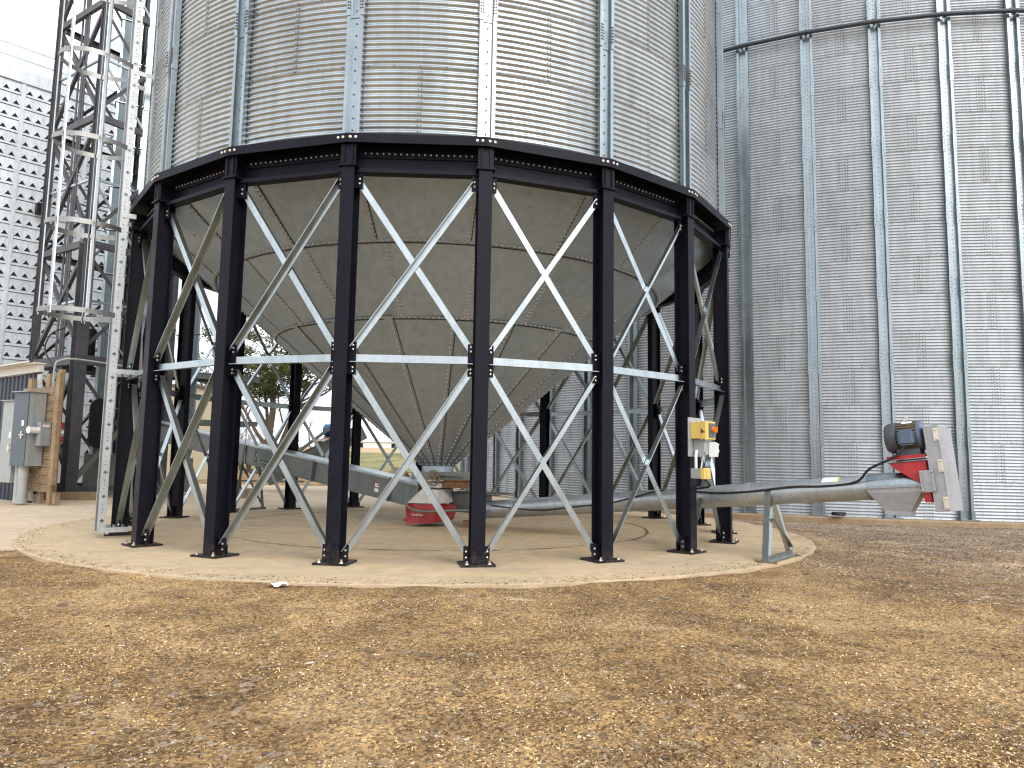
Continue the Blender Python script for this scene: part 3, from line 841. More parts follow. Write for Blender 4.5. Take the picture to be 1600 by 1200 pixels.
mb.tube([hwc - wa * 0.14, hwc + wa * 0.03], 0.016, 8)
link("handwheel", mb.mesh("handwheel", 'brass', 40), gate)
mb = MB()
for sx in (-0.06, 0.08): mb.rod((sx, -0.40, 0.80), (0.45, -0.40, 0.80 + sx * 0.1), 0.018)
link("rack_rod", mb.mesh("rack_rod", 'conv'), gate)

# ladder with safety cage on the bin's left flank
lN = Vector((-5.165, 9.35, 0)) - Vector((CX, CY, 0)); uo = Vector((lN.x, lN.y, 0)).normalized(); tt = Vector((uo.y, -uo.x, 0))
if tt.y < 0: tt = -tt
lF = lN + tt * 0.42
ZL0, ZL1 = 0.06, 10.6
mb = MB()
for base, s_ in ((lN, -1), (lF, 1)):
    # channel rail: web faces along the rungs, lips turn outward
    c = base; z0, z1 = Vector((0, 0, ZL0)), Vector((0, 0, ZL1))
    mb.box(c + (z0 + z1) / 2, (0.088, 0.006, ZL1 - ZL0), (uo, tt, Vector((0, 0, 1))))
    mb.box(c + uo * 0.041 + tt * (-s_ * 0.030) + (z0 + z1) / 2, (0.006, 0.054, ZL1 - ZL0), (uo, tt, Vector((0, 0, 1))))
ladder = link("ladder", mb.mesh("ladder", 'rail'), hb)
mb = MB(); a_, b_ = lN - tt * 0.008, lF + tt * 0.008
ring4 = [(0.016, 0), (0, 0.018), (-0.016, 0), (0, -0.018)]
vs = []
for p in (a_, b_):
    for r0 in (1.0, 0.78):
        vs += [p + uo * (x * r0) + Vector((0, 0, z * r0)) for x, z in ring4]
fs = []
for i in range(4):
    j = (i + 1) % 4
    fs += [(i, j, 8 + j, 8 + i), (4 + i, 12 + i, 12 + j, 4 + j), (i, 4 + i, 4 + j, j), (8 + i, 8 + j, 12 + j, 12 + i)]
mb.add(vs, fs); rung_me = mb.mesh("rung", 'cage')
mbd = MB(); mbd.box(lN - tt * 0.0045, (0.026, 0.002, 0.03), (uo, tt, Vector((0, 0, 1)))); hole_me = mbd.mesh("rung_hole", 'void')
for i in range(34):
    z = 0.22 + 0.305 * i
    link("rung", rung_me, ladder, (0, 0, z))
mb = MB()
for i in range(34):
    for dz in (0.10, 0.145, 0.2):
        mb.bolt(lN - tt * 0.0035 + Vector((0, 0, 0.22 + 0.305 * i + dz)) + uo * 0.004, -tt, 0.0065, 0.0012, 6)
    mb.box(lN - tt * 0.0035 + Vector((0, 0, 0.22 + 0.305 * i)), (0.036, 0.0012, 0.036), (uo * 0.707 + Vector((0, 0, 0.707)), tt, uo * -0.707 + Vector((0, 0, 0.707))))
stuff(link("rail_hole", mb.mesh("rail_hole", 'void'), ladder))
mid = (lN + lF) / 2
plan = [(-0.21, 0.02), (-0.30, 0.16), (-0.36, 0.36), (-0.35, 0.58), (-0.25, 0.76), (-0.10, 0.86), (0.0, 0.875)]
plan = plan + [(-s_, d_) for s_, d_ in plan[-2::-1]]
def cage_pt(s_, d_, z): return mid + tt * s_ + uo * d_ + Vector((0, 0, z))
mb = MB()
ppts = [cage_pt(s_, d_, 0) for s_, d_ in plan]
inn = [cage_pt(s_ * 0.985, d_ - 0.006 * (1 if d_ > 0.1 else 0), 0) for s_, d_ in plan]
n = len(plan); vs = []
for z in (-0.032, 0.032):
    vs += [p + Vector((0, 0, z)) for p in ppts] + [p + Vector((0, 0, z)) for p in inn]
fs = []
for i in range(n - 1):
    fs += [(i, i + 1, 2 * n + i + 1, 2 * n + i), (n + i, 3 * n + i, 3 * n + i + 1, n + i + 1), (i, n + i, n + i + 1, i + 1), (2 * n + i, 2 * n + i + 1, 3 * n + i + 1, 3 * n + i)]
mb.add(vs, fs)
for i in (2, 4, 6, 8, 10): mb.bolt(ppts[i] + (ppts[i] - mid).normalized() * 0.0, ppts[i] - mid, 0.010, 0.008)
hoop_me = mb.mesh("cage_hoop", 'hoop', 40)
for z in (2.86, 4.0, 5.13, 6.27, 7.41, 8.55, 9.69): link("cage_hoop", hoop_me, ladder, (0, 0, z))
for i in (2, 4, 6, 8, 10):
    s_, d_ = plan[i]
    q = cage_pt(s_ * 0.96, d_ - 0.022, 0); nrm = (q - mid); nrm.z = 0; nrm.normalize(); sd = Vector((-nrm.y, nrm.x, 0))
    m_ = MB(); pr = [(-0.026, 0.0), (-0.020, 0.014), (0.020, 0.014), (0.026, 0.0), (0.020, 0.007), (-0.020, 0.007)]
    z0, z1 = 2.80, 10.3; nn = len(pr)
    m_.add([q + sd * a + nrm * b + Vector((0, 0, z0)) for a, b in pr] + [q + sd * a + nrm * b + Vector((0, 0, z1)) for a, b in pr],
           [(k, (k + 1) % nn, nn + (k + 1) % nn, nn + k) for k in range(nn)] + [tuple(range(nn)), tuple(range(nn, 2 * nn))])
    link("cage_strap", m_.mesh("cage_strap", 'cage'), ladder)
for base in (lN, lF):
    for z in (0.10, 2.13, 4.21, 6.20, 8.4):
        ln_ = 0.28 if z < 4.1 else (0.12 if z < 4.6 else 0.26)
        mb = MB()
        mb.box(base - uo * ln_ / 2 + Vector((0, 0, z)) - tt * 0.004, (ln_ + 0.04, 0.005, 0.06), (uo, tt, Vector((0, 0, 1))))
        mb.box(base - uo * ln_ / 2 + Vector((0, 0, z + 0.03)) + tt * 0.02, (ln_ + 0.04, 0.05, 0.005), (uo, tt, Vector((0, 0, 1))))
        link("wall_bracket", mb.mesh("wall_bracket", 'rail'), ladder)

# ================================================================== big grain tank
ZB = -0.025
tk = thing("grain_tank", "large corrugated steel grain tank filling the right side behind the bin", "grain bin", (TX, TY, 0))
TS = 2 * math.pi / TN
tv, tf = corr_sheet(RT, -TS, TS, 0, ROW, 12, 0.012, 8, 6, 0.004)
tsheet = np_mesh("wall_sheet", tv, tf, 'tank_sheet', True)
TROW = 18
vis = []
cam_a = math.atan2(-TX, TY)
for r_ in range(TROW):
    for k in range(TN // 2):
        a = TPH + (2 * k + (0.5 if r_ % 2 == 0 else 1.5)) * TS
        pa = (a - cam_a + math.pi) % (2 * math.pi) - math.pi
        if -R_(72) < pa < R_(50): link("wall_sheet", tsheet, tk, (0, 0, ZB + r_ * ROW), a)
        else: vis.append((a, r_))
# far side of the tank, never seen apart: one mesh
V = []; F = []; o_ = 0
for a, r_ in vis:
    if r_: continue
    aa = np.linspace(a - TS, a + TS, 5); zz = np.array([ZB, ZB + TROW * ROW])
    A, Z = np.meshgrid(aa, zz); P = np.stack([RT * np.sin(A), -RT * np.cos(A), Z], -1).reshape(-1, 3)
    I = np.arange(10).reshape(2, 5) + o_; V.append(P); o_ += 10
    F.append(np.stack([I[:-1, :-1], I[:-1, 1:], I[1:, 1:], I[1:, :-1]], -1).reshape(-1, 4))
stuff(link("far_wall", np_mesh("far_wall", np.concatenate(V), np.concatenate(F), 'tank_sheet', True), tk))
mb = MB(); n = 72; zt = ZB + TROW * ROW
vs = [pol(RT + 0.15, 2 * math.pi * i / n, zt) for i in range(n)] + [pol(1.0, 2 * math.pi * i / n, zt + 6.6) for i in range(n)]
mb.add(vs, [(i, (i + 1) % n, n + (i + 1) % n, n + i) for i in range(n)] + [tuple(range(n, 2 * n))])
link("roof", mb.mesh("roof", 'sheet', 20), tk)
TW, TD, TR_ = 0.265, 0.085, RT + 0.016
tst = stiff_mesh(TW, TD, 0, 2 * ROW - 0.004, TR_)
tsb = stiff_bolts(TD, 0, 2 * ROW, TR_, TW, 0.10, 0.010)
mb = MB().mat('stiff')
for sx in (-1, 1):
    mb.mat('stiff').box((sx * TW / 2 * 0.80, -TR_ - TD - 0.004, 0), (TW * 0.27, 0.008, 0.46))
    mb.mat('dbolt')
    for i in range(6): mb.bolt((sx * TW / 2 * (0.72 if i % 2 else 0.88), -TR_ - TD - 0.008, -0.18 + i * 0.072), (0, -1, 0), 0.011, 0.008)
splice_me = mb.mesh("splice_plate", None)
mb = MB()
mb.box((0, -TR_ - 0.10, 0.012), (TW + 0.10, 0.26, 0.02))
for sx in (-0.5, 0.5): mb.box((sx * TW * 0.8, -TR_ - TD - 0.012, 0.10), (0.07, 0.014, 0.18))
foot_me = mb.mesh("anchor_foot", 'stiff')
hs_ = (RT + TD + 0.115) * math.sin(TS / 2) + 0.004; yr_ = -(RT + TD + 0.115) * math.cos(TS / 2)
mb = MB(); mb.tube([(-hs_, yr_, 0), (hs_, yr_, 0)], 0.052, 10); wind_me = mb.mesh("wind_ring", 'windpipe', 40)
mb = MB(); mb.box((0, -RT - TD - 0.06, 0), (0.05, 0.12, 0.07)); wbr_me = mb.mesh("ring_bracket", 'stiff')
for k in range(TN):
    a = TPH + k * TS
    pa = (a - cam_a + math.pi) % (2 * math.pi) - math.pi
    if not -R_(72) < pa < R_(50): continue
    fo = link("anchor_foot", foot_me, tk, (0, 0, ZB), a)
    for j in range(TROW // 2):
        s1 = link("stiffener", tst, tk, (0, 0, ZB + 0.012 + j * 2 * ROW), a); stuff(link("bolt", tsb, s1))
        if j: link("splice_plate", splice_me, s1, (0, 0, 0.10))
    wr_ = link("wind_ring", wind_me, tk, (0, 0, 11.126), a + TS / 2)
    link("ring_bracket", wbr_me, wr_, rz=-TS / 2)
# bolted vertical seams of the tank sheets
mb = MB()
def tiny(m_, c, n_, r):
    t1 = Vector((n_.y, -n_.x, 0)); u1 = Vector((0, 0, 1))
    m_.add([c + t1 * r, c + u1 * r, c - t1 * r, c - u1 * r, c + n_ * r * 0.8], [(0, 1, 4), (1, 2, 4), (2, 3, 4), (3, 0, 4)])
for r_ in range(15):
    for k in range(TN // 2):
        a = TPH + (2 * k + (0.5 if r_ % 2 == 0 else 1.5) - 1) * TS
        pa = (a - cam_a + math.pi) % (2 * math.pi) - math.pi
        if not -R_(70) < pa < R_(30): continue
        for i in range(12):
            z = ZB + r_ * ROW + ROW * (i + 0.02) / 12
            for j in range(4):
                da = (-0.006 + 0.004 * j); nn_ = pol(1, a + da, 0)
                tiny(mb, pol(RT + 0.0125, a + da, z + (j % 2) * 0.012), nn_, 0.011)
for r_ in range(16):
    for k in range(TN * 6):
        a = TPH + k * TS / 6
        pa = (a - cam_a + math.pi) % (2 * math.pi) - math.pi
        if not -R_(70) < pa < R_(30): continue
        tiny(mb, pol(RT + 0.0125, a, ZB + r_ * ROW + 0.003), pol(1, a, 0), 0.010)
stuff(link("sheet_bolt", mb.mesh("sheet_bolt", 'dbolt'), tk))
# footing
mb = MB(org=(TX, TY, 0)); n = 120; prof = [(RT - 0.3, ZB - 0.004), (RT + 0.36, ZB - 0.004), (RT + 0.385, ZB - 0.03), (RT + 0.39, -0.32)]
vs = []; fs = []
for r_, z_ in prof:
    for k in range(n):
        a = 2 * math.pi * k / n; vs.append(Vector((TX, TY, 0)) + pol(r_ + random.uniform(-0.006, 0.006), a, z_))
for i in range(len(prof) - 1):
    for k in range(n): fs.append((i * n + k, i * n + (k + 1) % n, (i + 1) * n + (k + 1) % n, (i + 1) * n + k))
mb.add(vs, fs); struct(link("tank_footing", mb.mesh("tank_footing", 'footing'), loc=(TX, TY, 0)))

# ================================================================== discharge auger (round tube, right)
UP = Vector((0, 0, 1))
A0 = Vector((-0.90, 12.27, 0.205)); AD = Vector((1, -0.864, 0.13)).normalized()
def axp(x): return A0 + AD * ((x - A0.x) / AD.x)
AH = Vector((AD.x, AD.y, 0)).normalized()
AN = Vector((-AH.y, AH.x, 0))
if AN.y < 0: AN = -AN                    # horizontal normal pointing away from the yard
AU = AD.cross(AN); AU = AU if AU.z > 0 else -AU
ab = A0.copy(); ab.z = 0
ag = thing("screw_auger", "round galvanized unloading auger tube rising to a motor with red bracket", "grain auger", ab)
mb = MB(org=ab); mb.tube([axp(-0.45), axp(3.97)], 0.137, 24); link("auger_tube", mb.mesh("auger_tube", 'tube', 40), ag)
mb = MB(org=ab); mb.tube([axp(3.955), axp(4.36)], 0.142, 24); mb.tube([axp(4.355), axp(4.375)], 0.16, 20)
head = link("discharge_head", mb.mesh("discharge_head", 'stiff', 40), ag)
for x in (1.35, 2.92):
    mb = MB(org=ab); mb.tube([axp(x) - AD * 0.03, axp(x) + AD * 0.03], 0.143, 20)
    link("tube_coupling", mb.mesh("tube_coupling", 'tube', 40), ag)
# spout under the head
def hd(x, n_, u_): return axp(x) + AN * n_ + UP * u_
mb = MB(org=ab)
topq = [hd(3.955, -0.15, 0.0), hd(4.37, -0.15, 0.0), hd(4.37, 0.15, 0.0), hd(3.955, 0.15, 0.0)]
midq = [hd(3.975, -0.15, -0.06), hd(4.365, -0.15, -0.07), hd(4.365, 0.15, -0.07), hd(3.975, 0.15, -0.06)]
botq = [hd(4.085, -0.12, -0.25), hd(4.275, -0.12, -0.275), hd(4.275, 0.12, -0.275), hd(4.085, 0.12, -0.25)]
endq = [p - UP * 0.045 for p in botq]
for q0, q1 in ((topq, midq), (midq, botq), (botq, endq)):
    mb.add(q0 + q1, [(i, (i + 1) % 4, 4 + (i + 1) % 4, 4 + i) for i in range(4)])
mb.rod(hd(3.95, -0.158, -0.005), hd(4.37, -0.158, -0.012), 0.02, 0.014)
for x in (4.0, 4.1, 4.22, 4.33): mb.bolt(hd(x, -0.168, -0.008), -AN, 0.011, 0.012)
link("spout", mb.mesh("spout", 'guardgrey', 30), ag)
# red motor bracket
def bp(a_, u_, n_): return axp(4.36) + AD * a_ + AU * u_ + AN * n_
mb = MB(org=ab)
for n_ in (-0.165, 0.155):
    mb.plate([bp(-0.27, 0.235, n_), bp(0.075, 0.235, n_), bp(0.085, -0.185, n_), bp(0.02, -0.185, n_), bp(0.01, 0.0, n_), bp(-0.235, 0.19, n_)], AN, 0.008)
mb.box(bp(-0.095, 0.240, 0), (0.36, 0.33, 0.010), (AD, AN, AU))
mb.box(bp(-0.10, 0.305, 0), (0.37, 0.33, 0.012), (AD, AN, AU))
mb.box(bp(-0.10, 0.287, -0.165), (0.37, 0.008, 0.034), (AD, AN, AU))
mb.box(bp(0.075, 0.02, 0), (0.010, 0.33, 0.42), (AD, AN, AU))
link("motor_bracket", mb.mesh("motor_bracket", 'red'), ag)
mb = MB(org=ab)
for n_ in (-0.174, 0.165):
    for u_ in (0.250, 0.272): mb.tube([bp(-0.28, u_ - 0.006, n_), bp(0.085, u_, n_)], 0.0065, 6)
link("tension_rod", mb.mesh("tension_rod", 'stiff'), ag)
mb = MB(org=ab)
mb.box(bp(0.075, 0.03, -0.18), (0.105, 0.012, 0.225), (AD, AN, AU)); mb.box(bp(0.02, 0.03, -0.19), (0.018, 0.03, 0.225), (AD, AN, AU)); mb.box(bp(0.13, 0.03, -0.19), (0.018, 0.03, 0.225), (AD, AN, AU))
for a_, u_ in ((0.025, 0.125), (0.13, 0.125), (0.025, -0.065), (0.13, -0.065)): mb.bolt(bp(a_, u_, -0.21), -AN, 0.015, 0.014)
link("guard_mount", mb.mesh("guard_mount", 'guardgrey'), ag)
# motor
mc = bp(-0.085, 0.508, 0.0)
mb = MB(org=ab); mb.tube([mc - AD * 0.10, mc + AD * 0.12], 0.142, 20)
for i in range(28):
    t = 2 * math.pi * i / 28
    d_ = AN * math.cos(t) + AU * math.sin(t)
    mb.box(mc + AD * 0.01 + d_ * 0.151, (0.21, 0.007, 0.024), (AD, AD.cross(d_), d_))
motor = link("motor", mb.mesh("motor", 'fin'), ag)
mb = MB(org=ab)
mb.tube([mc - AD * 0.215, mc - AD * 0.205, mc - AD * 0.17, mc - AD * 0.09], [0.10, 0.142, 0.164, 0.169], 24)
link("fan_cover", mb.mesh("fan_cover", 'motord', 35), motor)
mb = MB(org=ab); mb.tube([mc + AD * 0.11, mc + AD * 0.145, mc + AD * 0.165], [0.16, 0.156, 0.10], 24); mb.tube([mc + AD * 0.16, mc + AD * 0.24], 0.022, 10)
link("end_bell", mb.mesh("end_bell", 'motor', 35), motor)
bc = mc - AN * 0.185 - AU * 0.012 + AD * 0.02
bm_ = bmesh.new(); bmesh.ops.create_cube(bm_, size=1.0)
bmesh.ops.scale(bm_, vec=(0.155, 0.10, 0.165), verts=bm_.verts)
bmesh.ops.bevel(bm_, geom=bm_.edges[:], offset=0.022, segments=3, affect='EDGES')
me = bpy.data.meshes.new("terminal_box"); 
Mx = Matrix((AD, AN, AU)).transposed().to_4x4(); Mx.translation = bc - ab
bm_.transform(Mx); bm_.to_mesh(me); bm_.free(); me.materials.append(MAT['motor'])
me.polygons.foreach_set("use_smooth", [True] * len(me.polygons)); me.set_sharp_from_angle(angle=R_(35))
link("terminal_box", me, motor)
mb = MB(org=ab)
ey = mc + AU * 0.178 + AD * 0.0
mb.tube([ey + AD * (0.022 * math.cos(t)) + AU * (0.022 * math.sin(t) + 0.015) for t in np.linspace(0, 2 * math.pi, 15)], 0.006, 6, False)
link("lifting_eye", mb.mesh("lifting_eye", 'zinc'), motor)
mb = MB(org=ab); mb.box(mc + AU * 0.150 - AN * 0.075 + AD * 0.02, (0.10, 0.05, 0.004), (AD, (AN + AU * 0.45).normalized(), (AU - AN * 0.45).normalized())); link("name_plate", mb.mesh("name_plate", 'white'), motor)
mb = MB(org=ab)
for n_ in (-0.1, 0.1): mb.box(mc - AU * 0.165 + AN * n_ + AD * 0.01, (0.22, 0.05, 0.065), (AD, AN, AU))
link("motor_foot", mb.mesh("motor_foot", 'motord'), motor)
# belt guard
mb = MB(org=ab)
gA, gB = 0.10, 0.225
mb.box(bp((gA + gB) / 2, 0.155, 0.0), (gB - gA, 0.33, 0.885), (AD, AN, AU))
gd = link("belt_guard", mb.mesh("belt_guard", 'guardgrey'), ag)
mb = MB(org=ab)
prof_ = [(gB + 0.004, -0.175), (gB + 0.06, -0.15), (gB + 0.07, 0.15), (gB + 0.004, 0.165)]
u0, u1 = -0.286, 0.597
mb.add([bp(a_, u0, n_) for a_, n_ in prof_] + [bp(a_, u1 - (0.03 if a_ > gB + 0.05 else 0), n_) for a_, n_ in prof_], [(0, 1, 5, 4), (1, 2, 6, 5), (2, 3, 7, 6), (3, 0, 4, 7), (0, 3, 2, 1), (4, 5, 6, 7)])
link("guard_cover", mb.mesh("guard_cover", 'guardgrey'), gd)
for u_ in (0.50, 0.18, -0.20):
    mb = MB(org=ab)
    mb.box(bp(gB - 0.012, u_, -0.180), (0.05, 0.008, 0.13), (AD, AN, AU))
    for du in (-0.045, 0.045): mb.bolt(bp(gB - 0.012, u_ + du, -0.185), -AN, 0.012, 0.012)
    link("latch", mb.mesh("latch", 'zinc'), gd)
# A-frame support
mb = MB(org=ab)
fF, fB = Vector((2.84, 8.13, 0.0)), Vector((3.36, 8.80, 0.0))
tp = axp(3.16)
tF = tp - AN * 0.14 + UP * 0.02; tB = tp + AN * 0.02 - UP * 0.128
mb.angle(fF + UP * 0.005, tF + UP * 0.02, 0.075, 0.007, AN, 1)
mb.angle(fB + UP * 0.005, tB, 0.06, 0.007, AN, 1)
mb.angle(fF + UP * 0.008, fB + UP * 0.008, 0.06, 0.007, UP, 1)
mb.angle(fF + (tF - fF) * 0.60 + AN * 0.04, fB + (tB - fB) * 0.16, 0.05, 0.006, AN, 1)
link("support_frame", mb.mesh("support_frame", 'brace'), ag)
mb = MB(org=ab); mb.box(fF + UP * 0.004 - AH * 0.02, (0.2, 0.16, 0.008)); mb.box(fB + UP * 0.004, (0.16, 0.16, 0.008))
link("foot_plate", mb.mesh("foot_plate", 'rust'), ag)
# straps round the tube
m_ = MB(); 
for x in (1.5, 2.62, 3.37, 3.88): m_.tube([axp(x) + (AN * math.cos(t) + AU * math.sin(t)) * 0.14 for t in np.linspace(0, 2 * math.pi, 23)], 0.009, 5, False); m_.box(axp(x) + AU * 0.142, (0.02, 0.02, 0.03), (AD, AN, AU))
link("tie_strap", m_.mesh("tie_strap", 'rubber', 40), ag)
# decal on the tube
mb = MB(org=ab).mat('print')
def tub(x, t, r=0.1385): return axp(x) + (AN * math.cos(t) + AU * math.sin(t)) * r
for (xa, xb, mt) in ((3.60, 3.725, 'print'), (3.725, 3.74, 'printyellow')):
    mb.mat(mt)
    tl = np.linspace(R_(100), R_(142), 5)
    for i in range(4): mb.add([tub(xa, tl[i]), tub(xb, tl[i]), tub(xb, tl[i + 1]), tub(xa, tl[i + 1])], [(0, 1, 2, 3)])
link("decal", mb.mesh("decal", None), ag)

# feed boot under the gate: hood, red box
mb = MB(org=ab)
q0 = [Vector((-1.40, 11.72, 0.60)), Vector((-1.13, 11.62, 0.58)), Vector((-0.95, 12.15, 0.60)), Vector((-1.3, 12.4, 0.60))]
q1 = [Vector((-1.63, 11.66, 0.37)), Vector((-1.13, 11.54, 0.37)), Vector((-0.88, 12.15, 0.37)), Vector((-1.45, 12.5, 0.37))]
q00 = [p + UP * 0.10 + (Vector((-1.1, 12.0, 0)) - Vector((p.x, p.y, 0))) * 0.06 for p in q0]
mb.add(q0 + q1, [(i, (i + 1) % 4, 4 + (i + 1) % 4, 4 + i) for i in range(4)] + [(0, 1, 2, 3)])
mb.add(q00 + [p + UP * 0.03 for p in q0], [(i, (i + 1) % 4, 4 + (i + 1) % 4, 4 + i) for i in range(4)] + [(0, 1, 2, 3)])
link("feed_hood", mb.mesh("feed_hood", 'hood'), ag)
mb = MB(org=ab)
rt_ = [(-1.66, 11.68, 0.36), (-1.15, 11.53, 0.36), (-0.90, 12.0, 0.34), (-1.42, 12.45, 0.36)]
rb_ = [(-1.63, 11.70, 0.035), (-1.18, 11.565, 0.075), (-0.95, 12.0, 0.08), (-1.40, 12.40, 0.035)]
mb.add(rt_ + rb_, [(i, (i + 1) % 4, 4 + (i + 1) % 4, 4 + i) for i in range(4)] + [(0, 1, 2, 3), (4, 5, 6, 7)])
rt2 = [(-1.14, 11.535, 0.33), (-1.0, 11.59, 0.27), (-0.86, 11.9, 0.27), (-0.90, 12.0, 0.33)]
rb2 = [(-1.17, 11.57, 0.08), (-1.03, 11.63, 0.12), (-0.9, 11.9, 0.12), (-0.95, 12.0, 0.08)]
mb.add(rt2 + rb2, [(i, (i + 1) % 4, 4 + (i + 1) % 4, 4 + i) for i in range(4)] + [(0, 1, 2, 3), (4, 5, 6, 7)])
mb.tube([(-1.68, 11.75, 0.10), (-1.60, 11.72, 0.10)], 0.02, 8)
rbx = link("auger_boot", mb.mesh("auger_boot", 'redold'), ag)
Xr = (Vector((-1.15, 11.53, 0)) - Vector((-1.66, 11.68, 0))).normalized()
text("lettering", "SUDENGA", 0.042, rbx, Vector((-1.55, 11.6405, 0.175)) - ab, Xr, UP, 'print')
mb = MB(org=ab)
mb.box((-0.86, 11.95, 0.67), (0.42, 0.46, 0.12)); mb.box((-0.86, 11.95, 0.737), (0.5, 0.54, 0.014))
link("transition_box", mb.mesh("transition_box", 'rust'), ag)
mb = MB(org=ab)
pts = [Vector((-0.80, 11.70, 0.55)), Vector((-0.20, 11.45, 0.42)), Vector((-0.20, 11.45, 0.28)), Vector((-0.80, 11.62, 0.30))]
mb.box(axp(-0.62) + UP * 0.13 - AN * 0.04, (0.62, 0.36, 0.30), (AH, AN, UP)); mb.box(axp(-0.45) + UP * 0.27, (1.0, 0.42, 0.012), (AH, AN, UP))
link("inlet_housing", mb.mesh("inlet_housing", 'conv'), ag)
mb = MB(org=ab); mb.box(axp(-0.45) + UP * 0.281, (0.98, 0.40, 0.008), (AH, AN, UP)); mb.box((-0.62, 11.75, 0.05), (0.25, 0.2, 0.1))
link("rusty_lid", mb.mesh("rusty_lid", 'rust'), ag)
# cables
def cable(name, pts, r, mat, label, cat, sub=8, seg=7):
    pts = [Vector(p) for p in pts]; P = [pts[0]] + pts + [pts[-1]]; o = []
    for i in range(1, len(P) - 2):
        for k in range(sub):
            t = k / sub; p0, p1, p2, p3 = P[i - 1:i + 3]
            o.append(0.5 * ((2 * p1) + (p2 - p0) * t + (2 * p0 - 5 * p1 + 4 * p2 - p3) * t * t + (3 * p1 - p0 - 3 * p2 + p3) * t ** 3))
    o.append(pts[-1])
    m_ = MB(org=pts[0]); m_.tube(o, r, seg); ob = link(name, m_.mesh(name, mat, 60), loc=pts[0])
    return tag(ob, label, cat)
fr = lambda x, d, u: axp(x) - AN * d + UP * u
cable("power_cable", [(2.30, 8.72, 0.89), (2.36, 8.70, 0.80), fr(2.35, 0.15, 0.10), fr(2.62, 0.138, 0.045), fr(2.95, 0.15, 0.035), fr(3.35, 0.142, 0.06), fr(3.62, 0.14, 0.045), fr(3.88, 0.14, 0.07), fr(4.0, 0.19, 0.20), bp(-0.20, 0.30, -0.22), mc - AN * 0.19 - AU * 0.10], 0.0135, 'rubber',
      "black power cable looping along the auger tube up to the motor", "cable")
cable("sagging_cable", [fr(-0.2, 0.14, 0.06), fr(0.5, 0.14, -0.05), fr(1.0, 0.142, -0.03), fr(1.5, 0.14, 0.0), fr(1.95, 0.14, 0.10), fr(2.1, 0.14, 0.12)], 0.011, 'rubber',
      "dark cable sagging along the auger tube under the bin", "cable")
cable("green_hose", [(-1.66, 11.63, 0.39), (-1.60, 11.58, 0.31), (-1.45, 11.52, 0.26), (-1.2, 11.45, 0.255), (-0.95, 11.44, 0.275), (-0.6, 11.5, 0.28), (-0.3, 11.62, 0.27)], 0.016, 'hose',
      "thin green hose draped across the worn red boot", "hose")

# ================================================================== square drag conveyor (left)
Q0, Q1 = Vector((-1.42, 12.19, 0.46)), Vector((-8.78, 17.116, 1.739))
QD = (Q1 - Q0).normalized(); QH = Vector((QD.x, QD.y, 0)).normalized(); QN = Vector((QH.y, -QH.x, 0))
if QN.y > 0: QN = -QN
QU = QD.cross(QN); QU = QU if QU.z > 0 else -QU
dc = thing("drag_conveyor", "square galvanized drag conveyor with green lettering climbing left from the hopper outlet", "conveyor", (Q0.x, Q0.y, 0))
qo = Vector((Q0.x, Q0.y, 0)); qa = (QD, QN, QU); LQ = (Q1 - Q0).length
def qp(s_, n_, u_): return Q0 + QD * s_ + QN * n_ + QU * u_
edges = [0.0, 0.62, 2.55, 4.6, 6.7, LQ]
for i in range(len(edges) - 1):
    a_, b_ = edges[i], edges[i + 1]
    m_ = MB(org=qo); m_.box(qp((a_ + b_) / 2, 0, 0), (b_ - a_ - 0.012, 0.34, 0.38), qa)
    cs = link("casing_section", m_.mesh("casing_section", 'conv'), dc)
    m_ = MB(org=qo); m_.box(qp((a_ + b_) / 2, 0, 0.20), (b_ - a_ - 0.01, 0.40, 0.014), qa); m_.box(qp((a_ + b_) / 2, 0.195, 0.185), (b_ - a_ - 0.01, 0.006, 0.035), qa)
    link("top_cover", m_.mesh("top_cover", 'stiff'), cs)
    m_ = MB(org=qo)
    for s_ in (a_, b_):
        if s_ in (0.0, LQ): continue
        dd = 0.016 if s_ == a_ else -0.016
        m_.box(qp(s_ + dd, 0.185, -0.005), (0.012, 0.03, 0.40), qa)
        for k in range(6): m_.bolt(qp(s_ + dd * 4, 0.171, -0.16 + k * 0.065), QN, 0.011, 0.010)
    m_.box(qp((a_ + b_) / 2, 0.18, -0.19), (b_ - a_ - 0.02, 0.02, 0.012), qa)
    link("flange", m_.mesh("flange", 'conv'), cs)
# logo and safety decal
sL = 4.30; LX = -QD
lp = qp(sL, 0.1715, -0.115) - qo
text("emblem_back", "S", 0.315, dc, lp + LX * -0.02 - UP * 0.0, LX, QU, 'green', 0.0008)
text("emblem_back", "S", 0.30, dc, lp + QN * 0.001 + LX * 0.012, LX, QU, 'print', 0.001)
text("emblem", "S", 0.30, dc, lp + QN * 0.0025 + LX * 0.0, LX, QU, 'green', 0.0012)
mb = MB(org=qo)
for i in range(4): mb.tube([qp(sL - 0.24 - i * 0.082, 0.1705, -0.085), qp(sL - 0.24 - i * 0.082, 0.1725, -0.085)], 0.047, 16)
link("emblem_disc", mb.mesh("emblem_disc", 'green'), dc)
text("lettering", "u k u p", 0.075, dc, qp(sL - 0.215, 0.1735, -0.105) - qo, LX, QU, 'print', 0.0008)
sd_ = 0.98
mb = MB(org=qo).mat('print')
def dq(s0, s1, u0, u1, mt, n_):
    mb.mat(mt); mb.add([qp(sd_ - s0, n_, u0), qp(sd_ - s1, n_, u0), qp(sd_ - s1, n_, u1), qp(sd_ - s0, n_, u1)], [(0, 1, 2, 3)])
dq(0, 0.095, -0.10, 0.065, 'print', 0.1715); dq(0.0, 0.095, 0.045, 0.065, 'printred', 0.1722); dq(0, 0.095, -0.04, -0.018, 'printred', 0.1722); dq(0.012, 0.036, 0.0, 0.035, 'printyellow', 0.1722); dq(0.055, 0.085, 0.0, 0.035, 'printblack', 0.1722)
